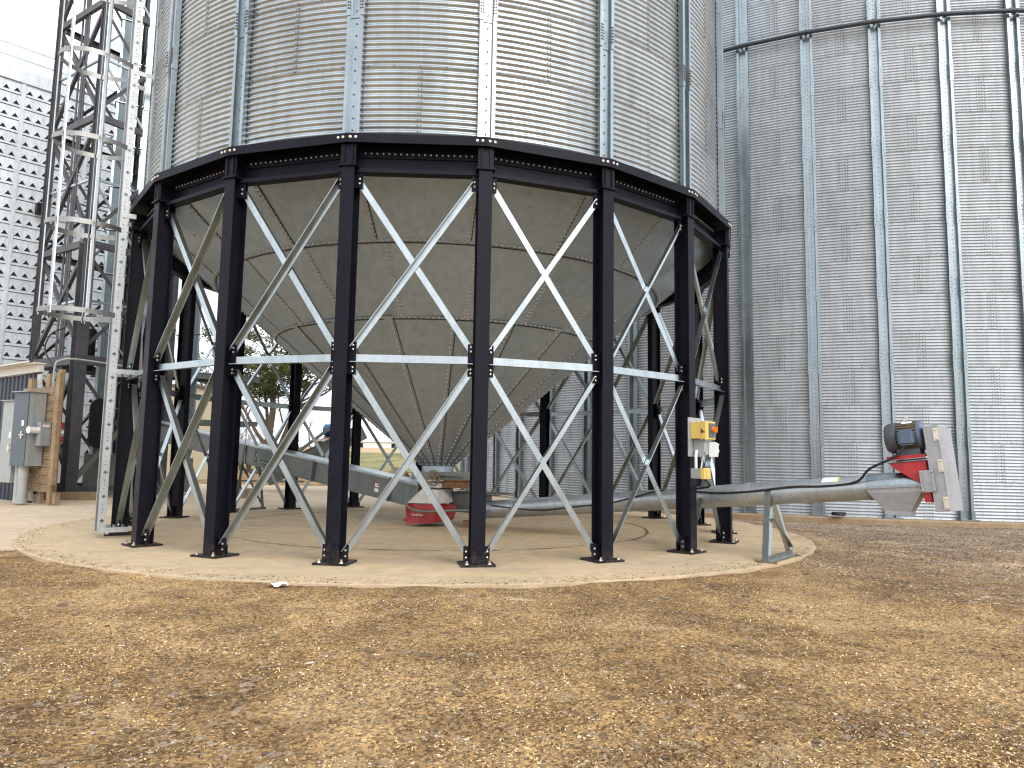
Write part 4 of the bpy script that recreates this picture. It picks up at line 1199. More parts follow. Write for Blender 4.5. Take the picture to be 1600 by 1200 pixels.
link("warning_decal", mb.mesh("warning_decal", None), dc)
mb = MB(org=qo)
for s_ in (4.55, 8.2):
    c_ = qp(s_, 0, -0.19)
    for n_ in (-0.33, 0.33):
        f_ = Vector((c_.x, c_.y, 0)) + QN * n_
        mb.angle(f_ + UP * 0.03, c_ + QN * n_ * 0.6, 0.06, 0.007, QD)
    mb.rod(Vector((c_.x, c_.y, 0.02)) - QN * 0.36, Vector((c_.x, c_.y, 0.02)) + QN * 0.36, 0.06, 0.04)
    mb.angle(Vector((c_.x, c_.y, 0.05)) - QN * 0.33, c_ + QN * 0.2 - UP * 0.05, 0.04, 0.006, QD)
link("support_stand", mb.mesh("support_stand", 'conv'), dc)
mb = MB(org=qo); mb.tube([qp(4.72, 0.19, 0.85), qp(4.70, 0.19, 0.8), qp(4.55, 0.185, -0.2)], 0.011, 7); mb.tube([qp(4.72, 0.19, 0.85), qp(4.80, 0.19, 0.87)], 0.011, 7)
link("conduit_riser", mb.mesh("conduit_riser", 'pvc'), dc)
mb = MB(org=(-4.55, 14.15, 0)); random.seed(3)
bm_ = bmesh.new(); bmesh.ops.create_icosphere(bm_, subdivisions=4, radius=1.0)
for v in bm_.verts:
    n_ = 1 + 0.18 * math.sin(v.co.x * 7 + 2 * v.co.y) + 0.12 * math.sin(v.co.y * 13 + v.co.x * 5) + random.uniform(-.08, .08)
    v.co = Vector((v.co.x * 1.05 * n_, v.co.y * 0.8 * n_, max(v.co.z, -0.1) * 0.62 * n_))
me = bpy.data.meshes.new("dirt_mound"); bm_.to_mesh(me); bm_.free(); me.materials.append(MAT['ground'])
tag(link("dirt_mound", me, loc=(-4.75, 29.5, -0.05)), "low brown mound of spoiled grain and dirt behind the conveyor", "dirt pile")

# ================================================================== control boxes on the right front leg
ca = PH + 2 * STEP
cu_ = Vector((math.sin(ca), -math.cos(ca), 0)); ct = Vector((math.cos(ca), math.sin(ca), 0))
cb0 = Vector((CX, CY, 0)) + cu_ * 4.685
cax = (ct, cu_, UP)
def cp(t_, d_, z): return cb0 + ct * t_ + cu_ * d_ + UP * z
co_ = Vector((cb0.x, cb0.y, 1.14))
cs = thing("starter_panel", "yellow motor starter box with orange rotary switch on black leg", "control box", co_)
mb = MB(org=co_); mb.box(cp(0.02, 0.0, 1.385), (0.33, 0.008, 0.47), cax); link("back_plate", mb.mesh("back_plate", 'steelbox'), cs)
mb = MB(org=co_)
mb.box(cp(0.03, 0.075, 1.465), (0.235, 0.135, 0.20), cax); mb.box(cp(0.03, 0.17, 1.465), (0.25, 0.06, 0.215), cax)
yb_ = link("yellow_housing", mb.mesh("yellow_housing", 'yellow'), cs)
mb = MB(org=co_); mb.box(cp(0.06, 0.205, 1.465), (0.14, 0.012, 0.17), cax); link("switch_plate", mb.mesh("switch_plate", 'doorgrey'), yb_)
mb = MB(org=co_); mb.tube([cp(0.07, 0.21, 1.475), cp(0.07, 0.245, 1.475)], 0.036, 14); mb.box(cp(0.07, 0.255, 1.475), (0.018, 0.03, 0.07), cax); link("switch_knob", mb.mesh("switch_knob", 'orange', 40), yb_)
mb = MB(org=co_); mb.box(cp(-0.089, 0.17, 1.445), (0.012, 0.05, 0.022), cax); mb.box(cp(-0.092, 0.155, 1.455), (0.014, 0.015, 0.05), cax); link("latch", mb.mesh("latch", 'rubber'), yb_)
mb = MB(org=co_); mb.box(cp(0.045, 0.08, 1.255), (0.15, 0.14, 0.16), cax); mb.box(cp(0.045, 0.09, 1.345), (0.16, 0.17, 0.014), cax)
for z_ in (1.20, 1.335): mb.bolt(cp(-0.02, 0.155, z_), cu_, 0.016, 0.014, 8)
rec = link("outlet_box", mb.mesh("outlet_box", 'greybox'), cs)
mb = MB(org=co_)
lidp = [cp(0.07, 0.16, 1.15), cp(0.10, 0.255, 1.15), cp(0.10, 0.262, 1.20), cp(0.105, 0.272, 1.22), cp(0.10, 0.262, 1.24), cp(0.10, 0.262, 1.28), cp(0.105, 0.272, 1.30), cp(0.09, 0.23, 1.325), cp(0.07, 0.16, 1.33)]
mb.plate(lidp, ct, 0.012); link("flip_lid", mb.mesh("flip_lid", 'white'), rec)
mb = MB(org=co_); mb.tube([cp(-0.03, 0.05, 1.22), cp(-0.055, 0.06, 1.20), cp(-0.07, 0.06, 1.16), cp(-0.07, 0.06, 1.01)], 0.017, 8); mb.tube([cp(0.09, 0.06, 1.16), cp(0.07, 0.06, 1.06), cp(0.05, 0.06, 1.0)], 0.009, 6)
link("white_conduit", mb.mesh("white_conduit", 'white', 50), cs)
jo = Vector((cb0.x, cb0.y, 0.89))
jb = thing("junction_box", "small grey box with yellow lid hanging below the starter panel", "junction box", jo)
mb = MB(org=jo); mb.box(cp(-0.03, 0.075, 0.95), (0.15, 0.13, 0.12), cax); link("box_body", mb.mesh("box_body", 'greybox'), jb)
mb = MB(org=jo); mb.box(cp(-0.03, 0.165, 0.95), (0.16, 0.045, 0.13), cax); mb.box(cp(-0.03, 0.19, 0.95), (0.05, 0.012, 0.09), cax); link("box_lid", mb.mesh("box_lid", 'yellow'), jb)

# ================================================================== elevator tower (left)
P = [Vector((-10.87, 18.08, 0)), Vector((-12.88, 19.40, 0)), Vector((-11.56, 21.41, 0)), Vector((-9.55, 20.09, 0))]
tw = thing("support_tower", "dark painted lattice steel tower standing beside the bin ladder", "tower", (P[0] + P[2]) / 2)
to = (P[0] + P[2]) / 2
lev = [0.12, 3.41, 6.41, 9.78, 12.97, 16.2]
dax = (P[1] - P[0]).normalized()
for i, p in enumerate(P):
    m_ = MB(org=to)
    if i == 0:
        m_.ibeam(p, p + UP * 6.4, 0.28, 0.28, 0.016, dax); m_.ibeam(p + UP * 6.4, p + UP * 16.4, 0.15, 0.15, 0.012, dax)
        m_.box(p + UP * 0.01, (0.4, 0.4, 0.03))
    else: m_.ibeam(p, p + UP * 16.4, 0.16, 0.16, 0.012, dax)
    link("post", m_.mesh("post", 'tower'), tw)
for i in range(4):
    a_, b_ = P[i], P[(i + 1) % 4]; dd = (b_ - a_).normalized(); nrm = dd.cross(UP)
    for j, z in enumerate(lev):
        m_ = MB(org=to)
        hh = 0.24 if j < 2 else 0.17
        m_.sweep(a_ + dd * 0.14 + UP * z, b_ - dd * 0.1 + UP * z, [(-0.05, -hh / 2), (0.05, -hh / 2), (0.05, -hh / 2 + 0.012), (-0.038, -hh / 2 + 0.012), (-0.038, hh / 2 - 0.012), (0.05, hh / 2 - 0.012), (0.05, hh / 2), (-0.05, hh / 2)])
        link("girt", m_.mesh("girt", 'tower'), tw)
    for j in range(len(lev) - 1):
        z0, z1 = lev[j] + 0.14, lev[j + 1] - 0.14
        for (pa, pb, of) in ((a_, b_, 0.03), (b_, a_, -0.03)):
            if j == 0 and i == 0 and pa is b_: pass
            m_ = MB(org=to)
            m_.angle(pa + UP * z0 + nrm * of, pb + UP * z1 + nrm * of, 0.09, 0.009, nrm, 1)
            link("brace", m_.mesh("brace", 'tower'), tw)
for i in range(4):                       # light secondary struts half way up each panel
    a_, b_ = P[i], P[(i + 1) % 4]
    for j in range(1, len(lev) - 1):
        zc = (lev[j] + lev[j + 1]) / 2
        m_ = MB(org=to); m_.angle(a_ + UP * zc, b_ + UP * zc, 0.06, 0.007, UP, 1)
        if i % 2: m_.angle((a_ * 0.5 + b_ * 0.5) + UP * (lev[j] + 0.1), b_ + UP * zc, 0.05, 0.006, UP, 1)
        link("strut", m_.mesh("strut", 'brace'), tw)
mb = MB(org=to)
dfd = (P[3] - P[0]).normalized()
mb.angle(P[0] + UP * 0.35 + dfd * 0.1 - dax * 0.12, P[0] + dfd * 1.75 + UP * 2.35 - dax * 0.12, 0.13, 0.01, dax, 1)
mb.box(P[0] + dfd * 1.1 + UP * 0.06 - dax * 0.1, (2.4, 0.12, 0.12), (dfd, dax, UP))
link("knee_brace", mb.mesh("knee_brace", 'conv'), tw)
mb = MB(org=to)
for k, (sx, sy) in enumerate(((0.35, 0.30), (0.42, 0.31), (0.49, 0.33), (0.56, 0.33))):
    p = P[0] + (P[1] - P[0]) * sx + (P[3] - P[0]) * (sy - 0.3)
    mb.tube([p + UP * 0.3, p + UP * 16], 0.026, 6)
link("conduit", mb.mesh("conduit", 'tower'), tw)

def trunk(name, label, c, w_, d_, z1, ax, zboot, cat="bucket elevator", group=None, mat='trunk'):
    t_ = thing(name, label, cat, (c[0], c[1], 0), group=group); o = Vector((c[0], c[1], 0))
    z = zboot
    while z < z1:
        h = min(1.22, z1 - z)
        m_ = MB(org=o); m_.box(o + UP * (z + h / 2), (w_, d_, h - 0.01), ax)
        sc = link("trunk_section", m_.mesh("trunk_section", mat), t_)
        m_ = MB(org=o); m_.box(o + UP * (z + 0.015), (w_ + 0.07, d_ + 0.07, 0.022), ax)
        for sx in (-1, 1):
            m_.box(o + ax[0] * (sx * (w_ / 2 - 0.03)) - ax[1] * (d_ / 2 + 0.006) + UP * (z + h / 2), (0.06, 0.008, h - 0.04), ax)
            for q in range(6): m_.bolt(o + ax[0] * (sx * (w_ / 2 - 0.03)) - ax[1] * (d_ / 2 + 0.011) + UP * (z + h * (q + 0.5) / 6), -ax[1], 0.012, 0.01, 5)
        link("flange", m_.mesh("flange", 'brace'), sc)
        z += h
    return t_, o
X1 = Vector((0.86, 0.51, 0)).normalized(); Y1 = Vector((-X1.y, X1.x, 0)); ax1 = (X1, Y1, UP)
t1, o1 = trunk("bucket_elevator", "tall blue grey bucket elevator casing inside the dark tower", (-11.02, 19.65), 0.52, 0.42, 15.6, ax1, 1.05)
mb = MB(org=o1); mb.box(o1 + UP * 0.55, (0.75, 0.6, 1.0), ax1); link("boot", mb.mesh("boot", 'conv'), t1)
oo = o1 + X1 * 0.66
z = 1.05
while z < 15.6:
    h = min(1.22, 15.6 - z)
    m_ = MB(org=o1); m_.box(oo + UP * (z + h / 2), (0.52, 0.42, h - 0.01), ax1); sc_ = link("trunk_section", m_.mesh("trunk_section", 'trunk'), t1)
    m_ = MB(org=o1); m_.box(oo + UP * (z + 0.015), (0.59, 0.49, 0.022), ax1)
    for sx in (-1, 1): m_.box(oo + X1 * (sx * 0.23) - Y1 * 0.216 + UP * (z + h / 2), (0.06, 0.008, h - 0.04), ax1)
    link("flange", m_.mesh("flange", 'brace'), sc_); z += h
mb = MB(org=o1); mb.box(o1 + X1 * 0.16 - Y1 * 0.222 + UP * 8.5, (0.10, 0.012, 14), ax1); link("light_strip", mb.mesh("light_strip", 'rail'), t1)
gpts = []
for i in range(24):
    t = 2 * math.pi * i / 24
    gpts.append((0.235 * math.cos(t), 0.235 * math.sin(t) + (0.40 if math.sin(t) >= 0 else -0.40)))
mb = MB(org=o1); gc = Vector((-10.52, 18.62, 1.84)); GXv = Vector((0.80, 0.60, 0)).normalized(); GYv = Vector((-GXv.y, GXv.x, 0))
mb.plate([gc + GXv * a + UP * b for a, b in gpts], GYv, 0.20)
pg = link("pulley_guard", mb.mesh("pulley_guard", 'guard', 40), t1)
mb = MB(org=o1); mb.box(gc - GYv * 0.004 - UP * 0.28, (0.46, 0.006, 0.008), (GXv, GYv, UP)); link("guard_seam", mb.mesh("guard_seam", 'rubber'), pg)
mb = MB(org=o1); dcn = Vector((-11.12, 18.9, 3.95)); mb.tube([dcn + Vector((0, 0, -0.75)), dcn + Vector((0, 0, 0.30)), dcn + Vector((0, 0, 0.36))], [0.15, 0.15, 0.11], 18); link("drive_drum", mb.mesh("drive_drum", 'guard', 40), t1)
t2, o2 = trunk("downspout_leg", "second galvanized elevator casing beyond the tower, nearer the bin", (-9.35, 20.85), 0.46, 0.40, 15.0, ax1, 2.1)
mb = MB(org=o2); mb.tube([o2 + UP * 2.15, o2 + UP * 1.7, o2 + UP * 0.9], [0.42, 0.40, 0.18], 4); mb.box(o2 + UP * 0.5, (0.5, 0.5, 0.95), ax1); link("intake_hopper", mb.mesh("intake_hopper", 'conv'), t2)
mb = MB(org=o2)
for sx in (-0.5, 0.5):
    for sy in (-0.5, 0.5): mb.rod(o2 + X1 * sx + Y1 * sy, o2 + X1 * sx + Y1 * sy + UP * 3.3, 0.07)
for z in (2.0, 3.3):
    for sy in (-0.5, 0.5): mb.rod(o2 - X1 * 0.55 + Y1 * sy + UP * z, o2 + X1 * 1.9 + Y1 * sy + UP * z, 0.07, 0.14)
mb.box(o2 + X1 * 0.7 + UP * 3.39, (2.5, 1.1, 0.03), ax1)
link("platform_frame", mb.mesh("platform_frame", 'conv'), t2)
mb = MB(org=o2); lc = o2 + X1 * 1.05 - Y1 * 0.62
for sx in (-0.2, 0.2): mb.rod(lc + X1 * sx + UP * 0.1, lc + X1 * sx + UP * 8.5, 0.055, 0.03)
for i in range(28): mb.rod(lc - X1 * 0.2 + UP * (0.3 + i * 0.3), lc + X1 * 0.2 + UP * (0.3 + i * 0.3), 0.025)
for z in (4.2, 5.1, 6.0, 6.9):
    mb.tube([lc + X1 * (0.36 * math.cos(t)) - Y1 * (0.38 * math.sin(t) * 1.6) + UP * z for t in np.linspace(0, math.pi, 12)], 0.018, 5)
link("access_ladder", mb.mesh("access_ladder", 'conv'), t2)

# ================================================================== grain dryer
D0, DV = Vector((-16.48, 22.0, 0)), Vector((0.69, 0.72, 0)).normalized()
DN = Vector((DV.y, -DV.x, 0)); dax_ = (DV, DN, UP)
BAYW, ROWH, DTOP = 0.945, 0.43, 13.0
Dst = D0 - DV * (BAYW * 2.25)
dry = thing("grain_dryer", "pale galvanized grain dryer wall covered in rows of small triangular vents", "grain dryer", (D0.x, D0.y, 0))
do = Vector((D0.x, D0.y, 0)); NB = 6
mb = MB(org=do); mb.box(Dst + DV * (NB * BAYW / 2) - DN * 1.6 + UP * 6.6, (NB * BAYW, 3.0, 13.2), dax_); link("dryer_body", mb.mesh("dryer_body", 'dryer'), dry)
pm = MB(); pm.box((0, 0, 0), (BAYW - 0.012, 0.03, ROWH - 0.03)); pm.box((0, -0.024, -ROWH / 2 + 0.016), (BAYW - 0.012, 0.03, 0.012)); pan_me = pm.mesh("dryer_panel", 'dryer')
rzD = math.atan2(DV.y, DV.x)
vm = MB(org=do); nm = MB(org=do)
zrow = DTOP - ROWH / 2; 
for r_ in range(28):
    z = zrow - r_ * ROWH
    if z < 0.4: break
    for k in range(NB):
        c = Dst + DV * ((k + 0.5) * BAYW) + DN * 0.0
        link("dryer_panel", pan_me, dry, c + UP * z - DN * 0.07 - do, rzD)
        for j in range(3):
            q = Dst + DV * ((k + 0.185 + 0.315 * j) * BAYW) + UP * (z - 0.06) - DN * 0.052
            tri = [q - DV * 0.088 - UP * 0.06, q + DV * 0.088 - UP * 0.06, q + UP * 0.072]
            vm.plate(tri, DN, 0.006)
            h0 = [t + DN * 0.04 for t in tri]
            nm.plate([tri[2] + UP * 0.012, tri[0] - DV * 0.012, tri[0], tri[2]], DN, 0.014)
            nm.plate([tri[2], tri[1], tri[1] + DV * 0.012, tri[2] + UP * 0.012], DN, 0.014)
stuff(link("vent_opening", vm.mesh("vent_opening", 'void'), dry)); stuff(link("vent_hood", nm.mesh("vent_hood", 'dryer'), dry))
for k in range(NB + 1):
    m_ = MB(org=do); c = Dst + DV * (k * BAYW)
    zz = 0.0
    m_.box(c + UP * (DTOP / 2) - DN * 0.045, (0.115, 0.05, DTOP), dax_)
    for q in range(4): m_.box(c + UP * (1.5 + q * 3.1) - DN * 0.018, (0.125, 0.01, 0.9), dax_)
    link("column_strip", m_.mesh("column_strip", 'dryer'), dry)
m_ = MB(org=do); m_.box(Dst + DV * (NB * BAYW / 2) + UP * (DTOP + 0.22) - DN * 0.06, (NB * BAYW + 0.1, 0.06, 0.44), dax_); m_.box(Dst + DV * (NB * BAYW / 2) + UP * (DTOP + 0.04) - DN * 0.03, (NB * BAYW + 0.1, 0.08, 0.1), dax_); link("parapet_panel", m_.mesh("parapet_panel", 'dryer'), dry)
m_ = MB(org=do)
for h_ in (0.80, 1.20): m_.rod(Dst + UP * (DTOP + h_) - DN * 0.1, Dst + DV * (NB * BAYW) + UP * (DTOP + h_) - DN * 0.1, 0.05)
for k in range(NB * 1 + 1): m_.rod(Dst + DV * (k * BAYW) + UP * (DTOP + 0.3) - DN * 0.1, Dst + DV * (k * BAYW) + UP * (DTOP + 1.20) - DN * 0.1, 0.035)
link("handrail", m_.mesh("handrail", 'brace'), dry)
m_ = MB(org=do); m_.box(D0 + DV * 1.35 + DN * 0.22 + UP * 8.9, (0.16, 0.3, 0.34), dax_); link("flood_light", m_.mesh("flood_light", 'guard'), dry)

# ================================================================== navy shed
S0, SV = Vector((-10.55, 16.22, 0)), Vector((-0.81, 0.59, 0)).normalized(); SN = Vector((-SV.y, SV.x, 0))
if SN.y > 0: SN = -SN
so = Vector((S0.x, S0.y, 0)); sax = (SV, SN, UP)
sh = thing("metal_shed", "low navy metal sided shed with cream eave trim at left edge", "shed", so)
EH = 3.02
for i in range(7):
    m_ = MB(org=so); p0 = S0 + SV * (i * 0.915)
    pr = []; x = 0
    for q in range(4):
        pr += [(x, 0), (x + 0.09, 0), (x + 0.105, 0.028), (x + 0.14, 0.028), (x + 0.155, 0)]; x += 0.228
    pr.append((0.912, 0))
    vs = [p0 + SV * a + SN * b + UP * (-0.05) for a, b in pr] + [p0 + SV * a + SN * b + UP * (EH - 0.17) for a, b in pr]; n = len(pr)
    m_.add(vs, [(k, k + 1, n + k + 1, n + k) for k in range(n - 1)])
    link("wall_panel", m_.mesh("wall_panel", 'navy'), sh)
BKd = Vector((-0.70, 0.714, 0))
m_ = MB(org=so); q_ = [S0 - SN * 0.02, S0 + SV * 6.35 - SN * 0.02, S0 + SV * 6.35 + BKd * 3.6, S0 - SN * 0.02 + BKd * 3.6]
m_.plate([p + UP * -0.05 for p in q_], UP, 2.85); link("shed_body", m_.mesh("shed_body", 'navy'), sh)
m_ = MB(org=so); m_.box(S0 + SV * 3.15 + SN * 0.06 + UP * (EH - 0.08), (6.55, 0.10, 0.17), sax); m_.box(S0 + SV * 3.15 + SN * 0.10 + UP * (EH + 0.02), (6.6, 0.24, 0.03), sax); link("eave_trim", m_.mesh("eave_trim", 'trim'), sh)
m_ = MB(org=so); m_.box(S0 - SV * 0.02 + SN * 0.035 + UP * (EH / 2 - 0.1), (0.16, 0.045, EH - 0.22), sax); link("corner_trim", m_.mesh("corner_trim", 'trim'), sh)
m_ = MB(org=so); a = S0 + SN * 0.3 + UP * (EH + 0.03); b = S0 + SV * 6.4 + SN * 0.3 + UP * (EH + 0.03)
m_.plate([a - SV * 0.1, b, b + BKd * 4.3, a - SV * 0.1 + BKd * 4.3], UP, 0.03); link("roof", m_.mesh("roof", 'trim'), sh)

# ================================================================== plank stand with electrical gear
PBv = Vector((0.90, -0.436, 0)).normalized(); PNv = Vector((-0.436, -0.90, 0)).normalized(); pax = (PBv, PNv, UP)
F0 = Vector((-9.60, 15.45, 0))
ps = thing("plank_stand", "wooden post and plank stand behind the grey electrical boxes", "stand", F0)
for (s_, n_, h_) in ((0.02, 0.06, 2.76), (-0.22, -0.12, 2.86), (-0.62, -0.12, 2.78), (-1.25, -0.12, 2.7)):
    m_ = MB(org=F0); m_.box(F0 + PBv * s_ + PNv * n_ + UP * (h_ / 2 + 0.2 - (0.2 if n_ < 0 else 0)), (0.13, 0.085, h_ - (0.4 if n_ > 0 else 0.0)), pax); link("post", m_.mesh("post", 'post'), ps)
for i in range(13):
    m_ = MB(org=F0); m_.box(F0 + PBv * (-0.68 + random.uniform(-.012, .012)) + PNv * random.uniform(-0.006, 0.004) + UP * (0.32 + i * 0.172), (1.28, 0.04, 0.160), pax)
    link("plank", m_.mesh("plank", 'plank'), ps)
m_ = MB(org=F0); m_.box(F0 - PBv * 0.12 - PNv * 0.03 + UP * 0.12, (0.12, 0.12, 0.26), pax); m_.box(F0 + PBv * 0.03 - PNv * 0.05 + UP * 0.11, (0.1, 0.1, 0.24), pax); link("base_block", m_.mesh("base_block", 'plank'), ps)
def encl(name, label, s0, s1, n0, n1, z0, z1, body, door, handle=True):
    o = F0 + PBv * ((s0 + s1) / 2) + PNv * ((n0 + n1) / 2) + UP * z0
    t_ = thing(name, label, "electrical box", o)
    m_ = MB(org=o); m_.box(F0 + PBv * ((s0 + s1) / 2) + PNv * ((n0 + n1) / 2) + UP * ((z0 + z1) / 2), (abs(s1 - s0), n1 - n0, z1 - z0), pax); link("housing", m_.mesh("housing", body), t_)
    m_ = MB(org=o); m_.box(F0 + PBv * ((s0 + s1) / 2) + PNv * (n1 + 0.012) + UP * ((z0 + z1) / 2), (abs(s1 - s0) + 0.01, 0.02, z1 - z0 - 0.01), pax); d = link("door", m_.mesh("door", door), t_)
    m_ = MB(org=o); m_.box(F0 + PBv * ((s0 + s1) / 2) + PNv * ((n0 + n1) / 2 + 0.03) + UP * (z1 + 0.012), (abs(s1 - s0) + 0.06, n1 - n0 + 0.10, 0.018), pax); link("rain_hood", m_.mesh("rain_hood", body), t_)
    m_ = MB(org=o); c = F0 + PBv * (s0 + (s1 - s0) * 0.72) + PNv * (n1 + 0.03)
    m_.box(c + UP * (z0 + (z1 - z0) * 0.42), (0.05, 0.03, 0.16), pax); m_.box(c + UP * (z0 + (z1 - z0) * 0.42), (0.16, 0.02, 0.03), pax); link("door_handle", m_.mesh("door_handle", 'zinc'), d)
    m_ = MB(org=o); m_.box(c + UP * (z0 + (z1 - z0) * 0.58) - PNv * 0.006, (0.08, 0.003, 0.12), pax); link("decal", m_.mesh("decal", 'print'), d)
    return t_
encl("electrical_enclosure", "large galvanized electrical enclosure with dark grey door beside the plank stand", -0.88, -0.40, 0.05, 0.40, 0.78, 2.33, 'steelbox', 'doorgrey')
encl("breaker_cabinet", "tall grey breaker cabinet against the navy shed, left of the large enclosure", -1.40, -0.96, 0.05, 0.32, 0.42, 2.16, 'greybox', 'greybox')
dsx = F0 + PBv * -0.28 + PNv * 0.14
o = dsx + UP * 1.2
ds = thing("disconnect_box", "small grey disconnect box with white pipe stub on the plank stand", "electrical box", o)
m_ = MB(org=o); m_.box(dsx + UP * 1.46, (0.13, 0.20, 0.50), pax); link("housing", m_.mesh("housing", 'greybox'), ds)
m_ = MB(org=o); m_.box(dsx + PBv * 0.075 + UP * 1.46, (0.02, 0.215, 0.51), pax); link("door", m_.mesh("door", 'steelbox'), ds)
m_ = MB(org=o); m_.box(dsx + PBv * 0.088 + UP * 1.63, (0.004, 0.14, 0.05), pax); link("decal", m_.mesh("decal", 'print'), ds)
m_ = MB(org=o); m_.tube([dsx + PNv * 0.10 + UP * 1.53, dsx + PNv * 0.30 + UP * 1.535, dsx + PNv * 0.31 + UP * 1.535], [0.065, 0.065, 0.075], 16); link("pipe_stub", m_.mesh("pipe_stub", 'white', 40), ds)
cA = F0 - PBv * 0.64 + PNv * 0.26
m_ = MB(org=cA); m_.tube([cA, cA + UP * 0.10, cA + UP * 0.101, cA + UP * 0.50, cA + UP * 0.501, cA + UP * 0.78], [0.105, 0.105, 0.088, 0.088, 0.096, 0.096], 16)
tag(link("conduit_pipe", m_.mesh("conduit_pipe", 'pvc', 40), loc=cA), "thick grey conduit pipe rising under the large electrical enclosure", "pipe")
cB = F0 - PBv * 0.84 + PNv * 0.26
m_ = MB(org=cB); m_.tube([cB, cB + UP * 0.62, cB + UP * 0.78], [0.052, 0.052, 0.06], 12)
tag(link("conduit_pipe", m_.mesh("conduit_pipe", 'pvc', 40), loc=cB), "thin grey conduit pipe behind the thick one beneath the enclosure", "pipe")
cable("wire_loop", [(-10.25, 15.9, 2.5), (-10.55, 16.9, 2.9), (-11.2, 17.6, 3.2), (-11.55, 17.8, 3.6), (-11.5, 17.9, 4.0), (-11.2, 18.0, 4.2)], 0.02, 'rubber', "black wire loop curving above the plank stand toward the tower", "cable")
cC = F0 - PBv * 0.40 - PNv * 0.07
cable("steel_conduit", [cC + UP * 2.4, cC + UP * 2.95, cC + UP * 3.08 + Vector((0.1, 0.05, 0)), cC + UP * 3.12 + Vector((0.35, 0.2, 0)), cC + UP * 3.12 + Vector((0.9, 1.6, 0))], 0.022, 'pvc', "bent grey steel conduit above the plank stand", "pipe")
m_ = MB(org=(-10.4, 17.4, 0)); m_.box((-10.4, 17.4, 0.05), (1.35, 0.22, 0.19), (Vector((0.98, 0.19, 0)).normalized(), Vector((-0.19, 0.98, 0)).normalized(), UP))
tag(link("concrete_block", m_.mesh("concrete_block", 'footing'), loc=(-10.4, 17.4, 0)), "long concrete block lying at the foot of the tower", "block")
m_ = MB(org=(-7.15, 19.5, 0)); m_.box((-7.15, 19.5, 0.08), (0.85, 0.35, 0.26)); m_.mat('footing')
tag(link("concrete_block", m_.mesh("concrete_block", 'footing'), loc=(-7.15, 19.5, 0)), "short concrete block with a black stub behind the rear legs", "block")
m_ = MB(org=(-7.2, 19.45, 0.21)); m_.tube([(-7.2, 19.45, 0.21), (-7.2, 19.45, 0.34), (-7.2, 19.45, 0.45)], [0.09, 0.07, 0.05], 8)
tag(link("valve_stub", m_.mesh("valve_stub", 'rubber', 40), loc=(-7.2, 19.45, 0.21)), "small black valve stub standing on the short concrete block", "valve")

# ================================================================== background things
# red machine seen between the stand and the tower post
rm = thing("red_implement", "red farm machine glimpsed behind the tower post", "machine", (-15.15, 24.2, 0)); o = Vector((-15.15, 24.2, 0))
m_ = MB(org=o)
for z in (1.0, 1.5, 1.95): m_.box(o + UP * z, (1.1, 0.7, 0.22))
rbod = link("frame_rails", m_.mesh("frame_rails", 'redold'), rm)
m_ = MB(org=o); m_.box(o + UP * 1.25 - Vector((0, 0.30, 0)), (1.0, 0.06, 0.24)); link("dark_panel", m_.mesh("dark_panel", 'rubber'), rm)
m_ = MB(org=o); m_.box(o + UP * 1.73 - Vector((0, 0.36, 0)), (1.08, 0.06, 0.08)); link("white_stripe", m_.mesh("white_stripe", 'white'), rm)
m_ = MB(org=o); m_.tube([o + Vector((-0.2, -0.3, 0.42)), o + Vector((-0.2, 0.3, 0.42))], 0.5, 18)
link("wheel", m_.mesh("wheel", 'rubber', 40), rm)

# cream building
bo = Vector((-14.9, 34.0, 0)); cbld = thing("cream_building", "narrow cream coloured building behind the elevator ladder", "building", bo)
m_ = MB(org=bo); m_.box(bo + UP * 2.0, (1.5, 3, 4.2)); link("wall", m_.mesh("wall", 'cream'), cbld)
m_ = MB(org=bo); m_.box(bo + UP * 4.16, (1.7, 3.2, 0.12)); link("roof", m_.mesh("roof", 'shingle'), cbld)
m_ = MB(org=bo); m_.box(bo + Vector((0.35, -1.51, 2.4)), (0.5, 0.05, 0.8)); link("window", m_.mesh("window", 'void'), cbld)
# white barn
bo = Vector((-41.0, 300, 5.1)); brn = thing("long_barn", "long white barn on the horizon beyond the field", "barn", bo)
m_ = MB(org=bo); m_.box(bo + UP * 1.0, (42, 14, 3.0)); link("wall", m_.mesh("wall", 'barn'), brn)
m_ = MB(org=bo); m_.plate([bo + Vector((-21.5, -7.6, 2.3)), bo + Vector((21.5, -7.6, 2.3)), bo + Vector((21.5, 0, 3.2)), bo + Vector((-21.5, 0, 3.2))], UP, 0.2); m_.plate([bo + Vector((-21.5, 7.6, 2.3)), bo + Vector((21.5, 7.6, 2.3)), bo + Vector((21.5, 0, 3.2)), bo + Vector((-21.5, 0, 3.2))], UP, 0.2); link("roof", m_.mesh("roof", 'barnroof'), brn)
for dx in (-19.3, -6.0, 6.0):
    m_ = MB(org=bo); m_.box(bo + Vector((dx, -7.05, 1.0)), (1.9, 0.2, 1.7)); link("window", m_.mesh("window", 'void'), brn)
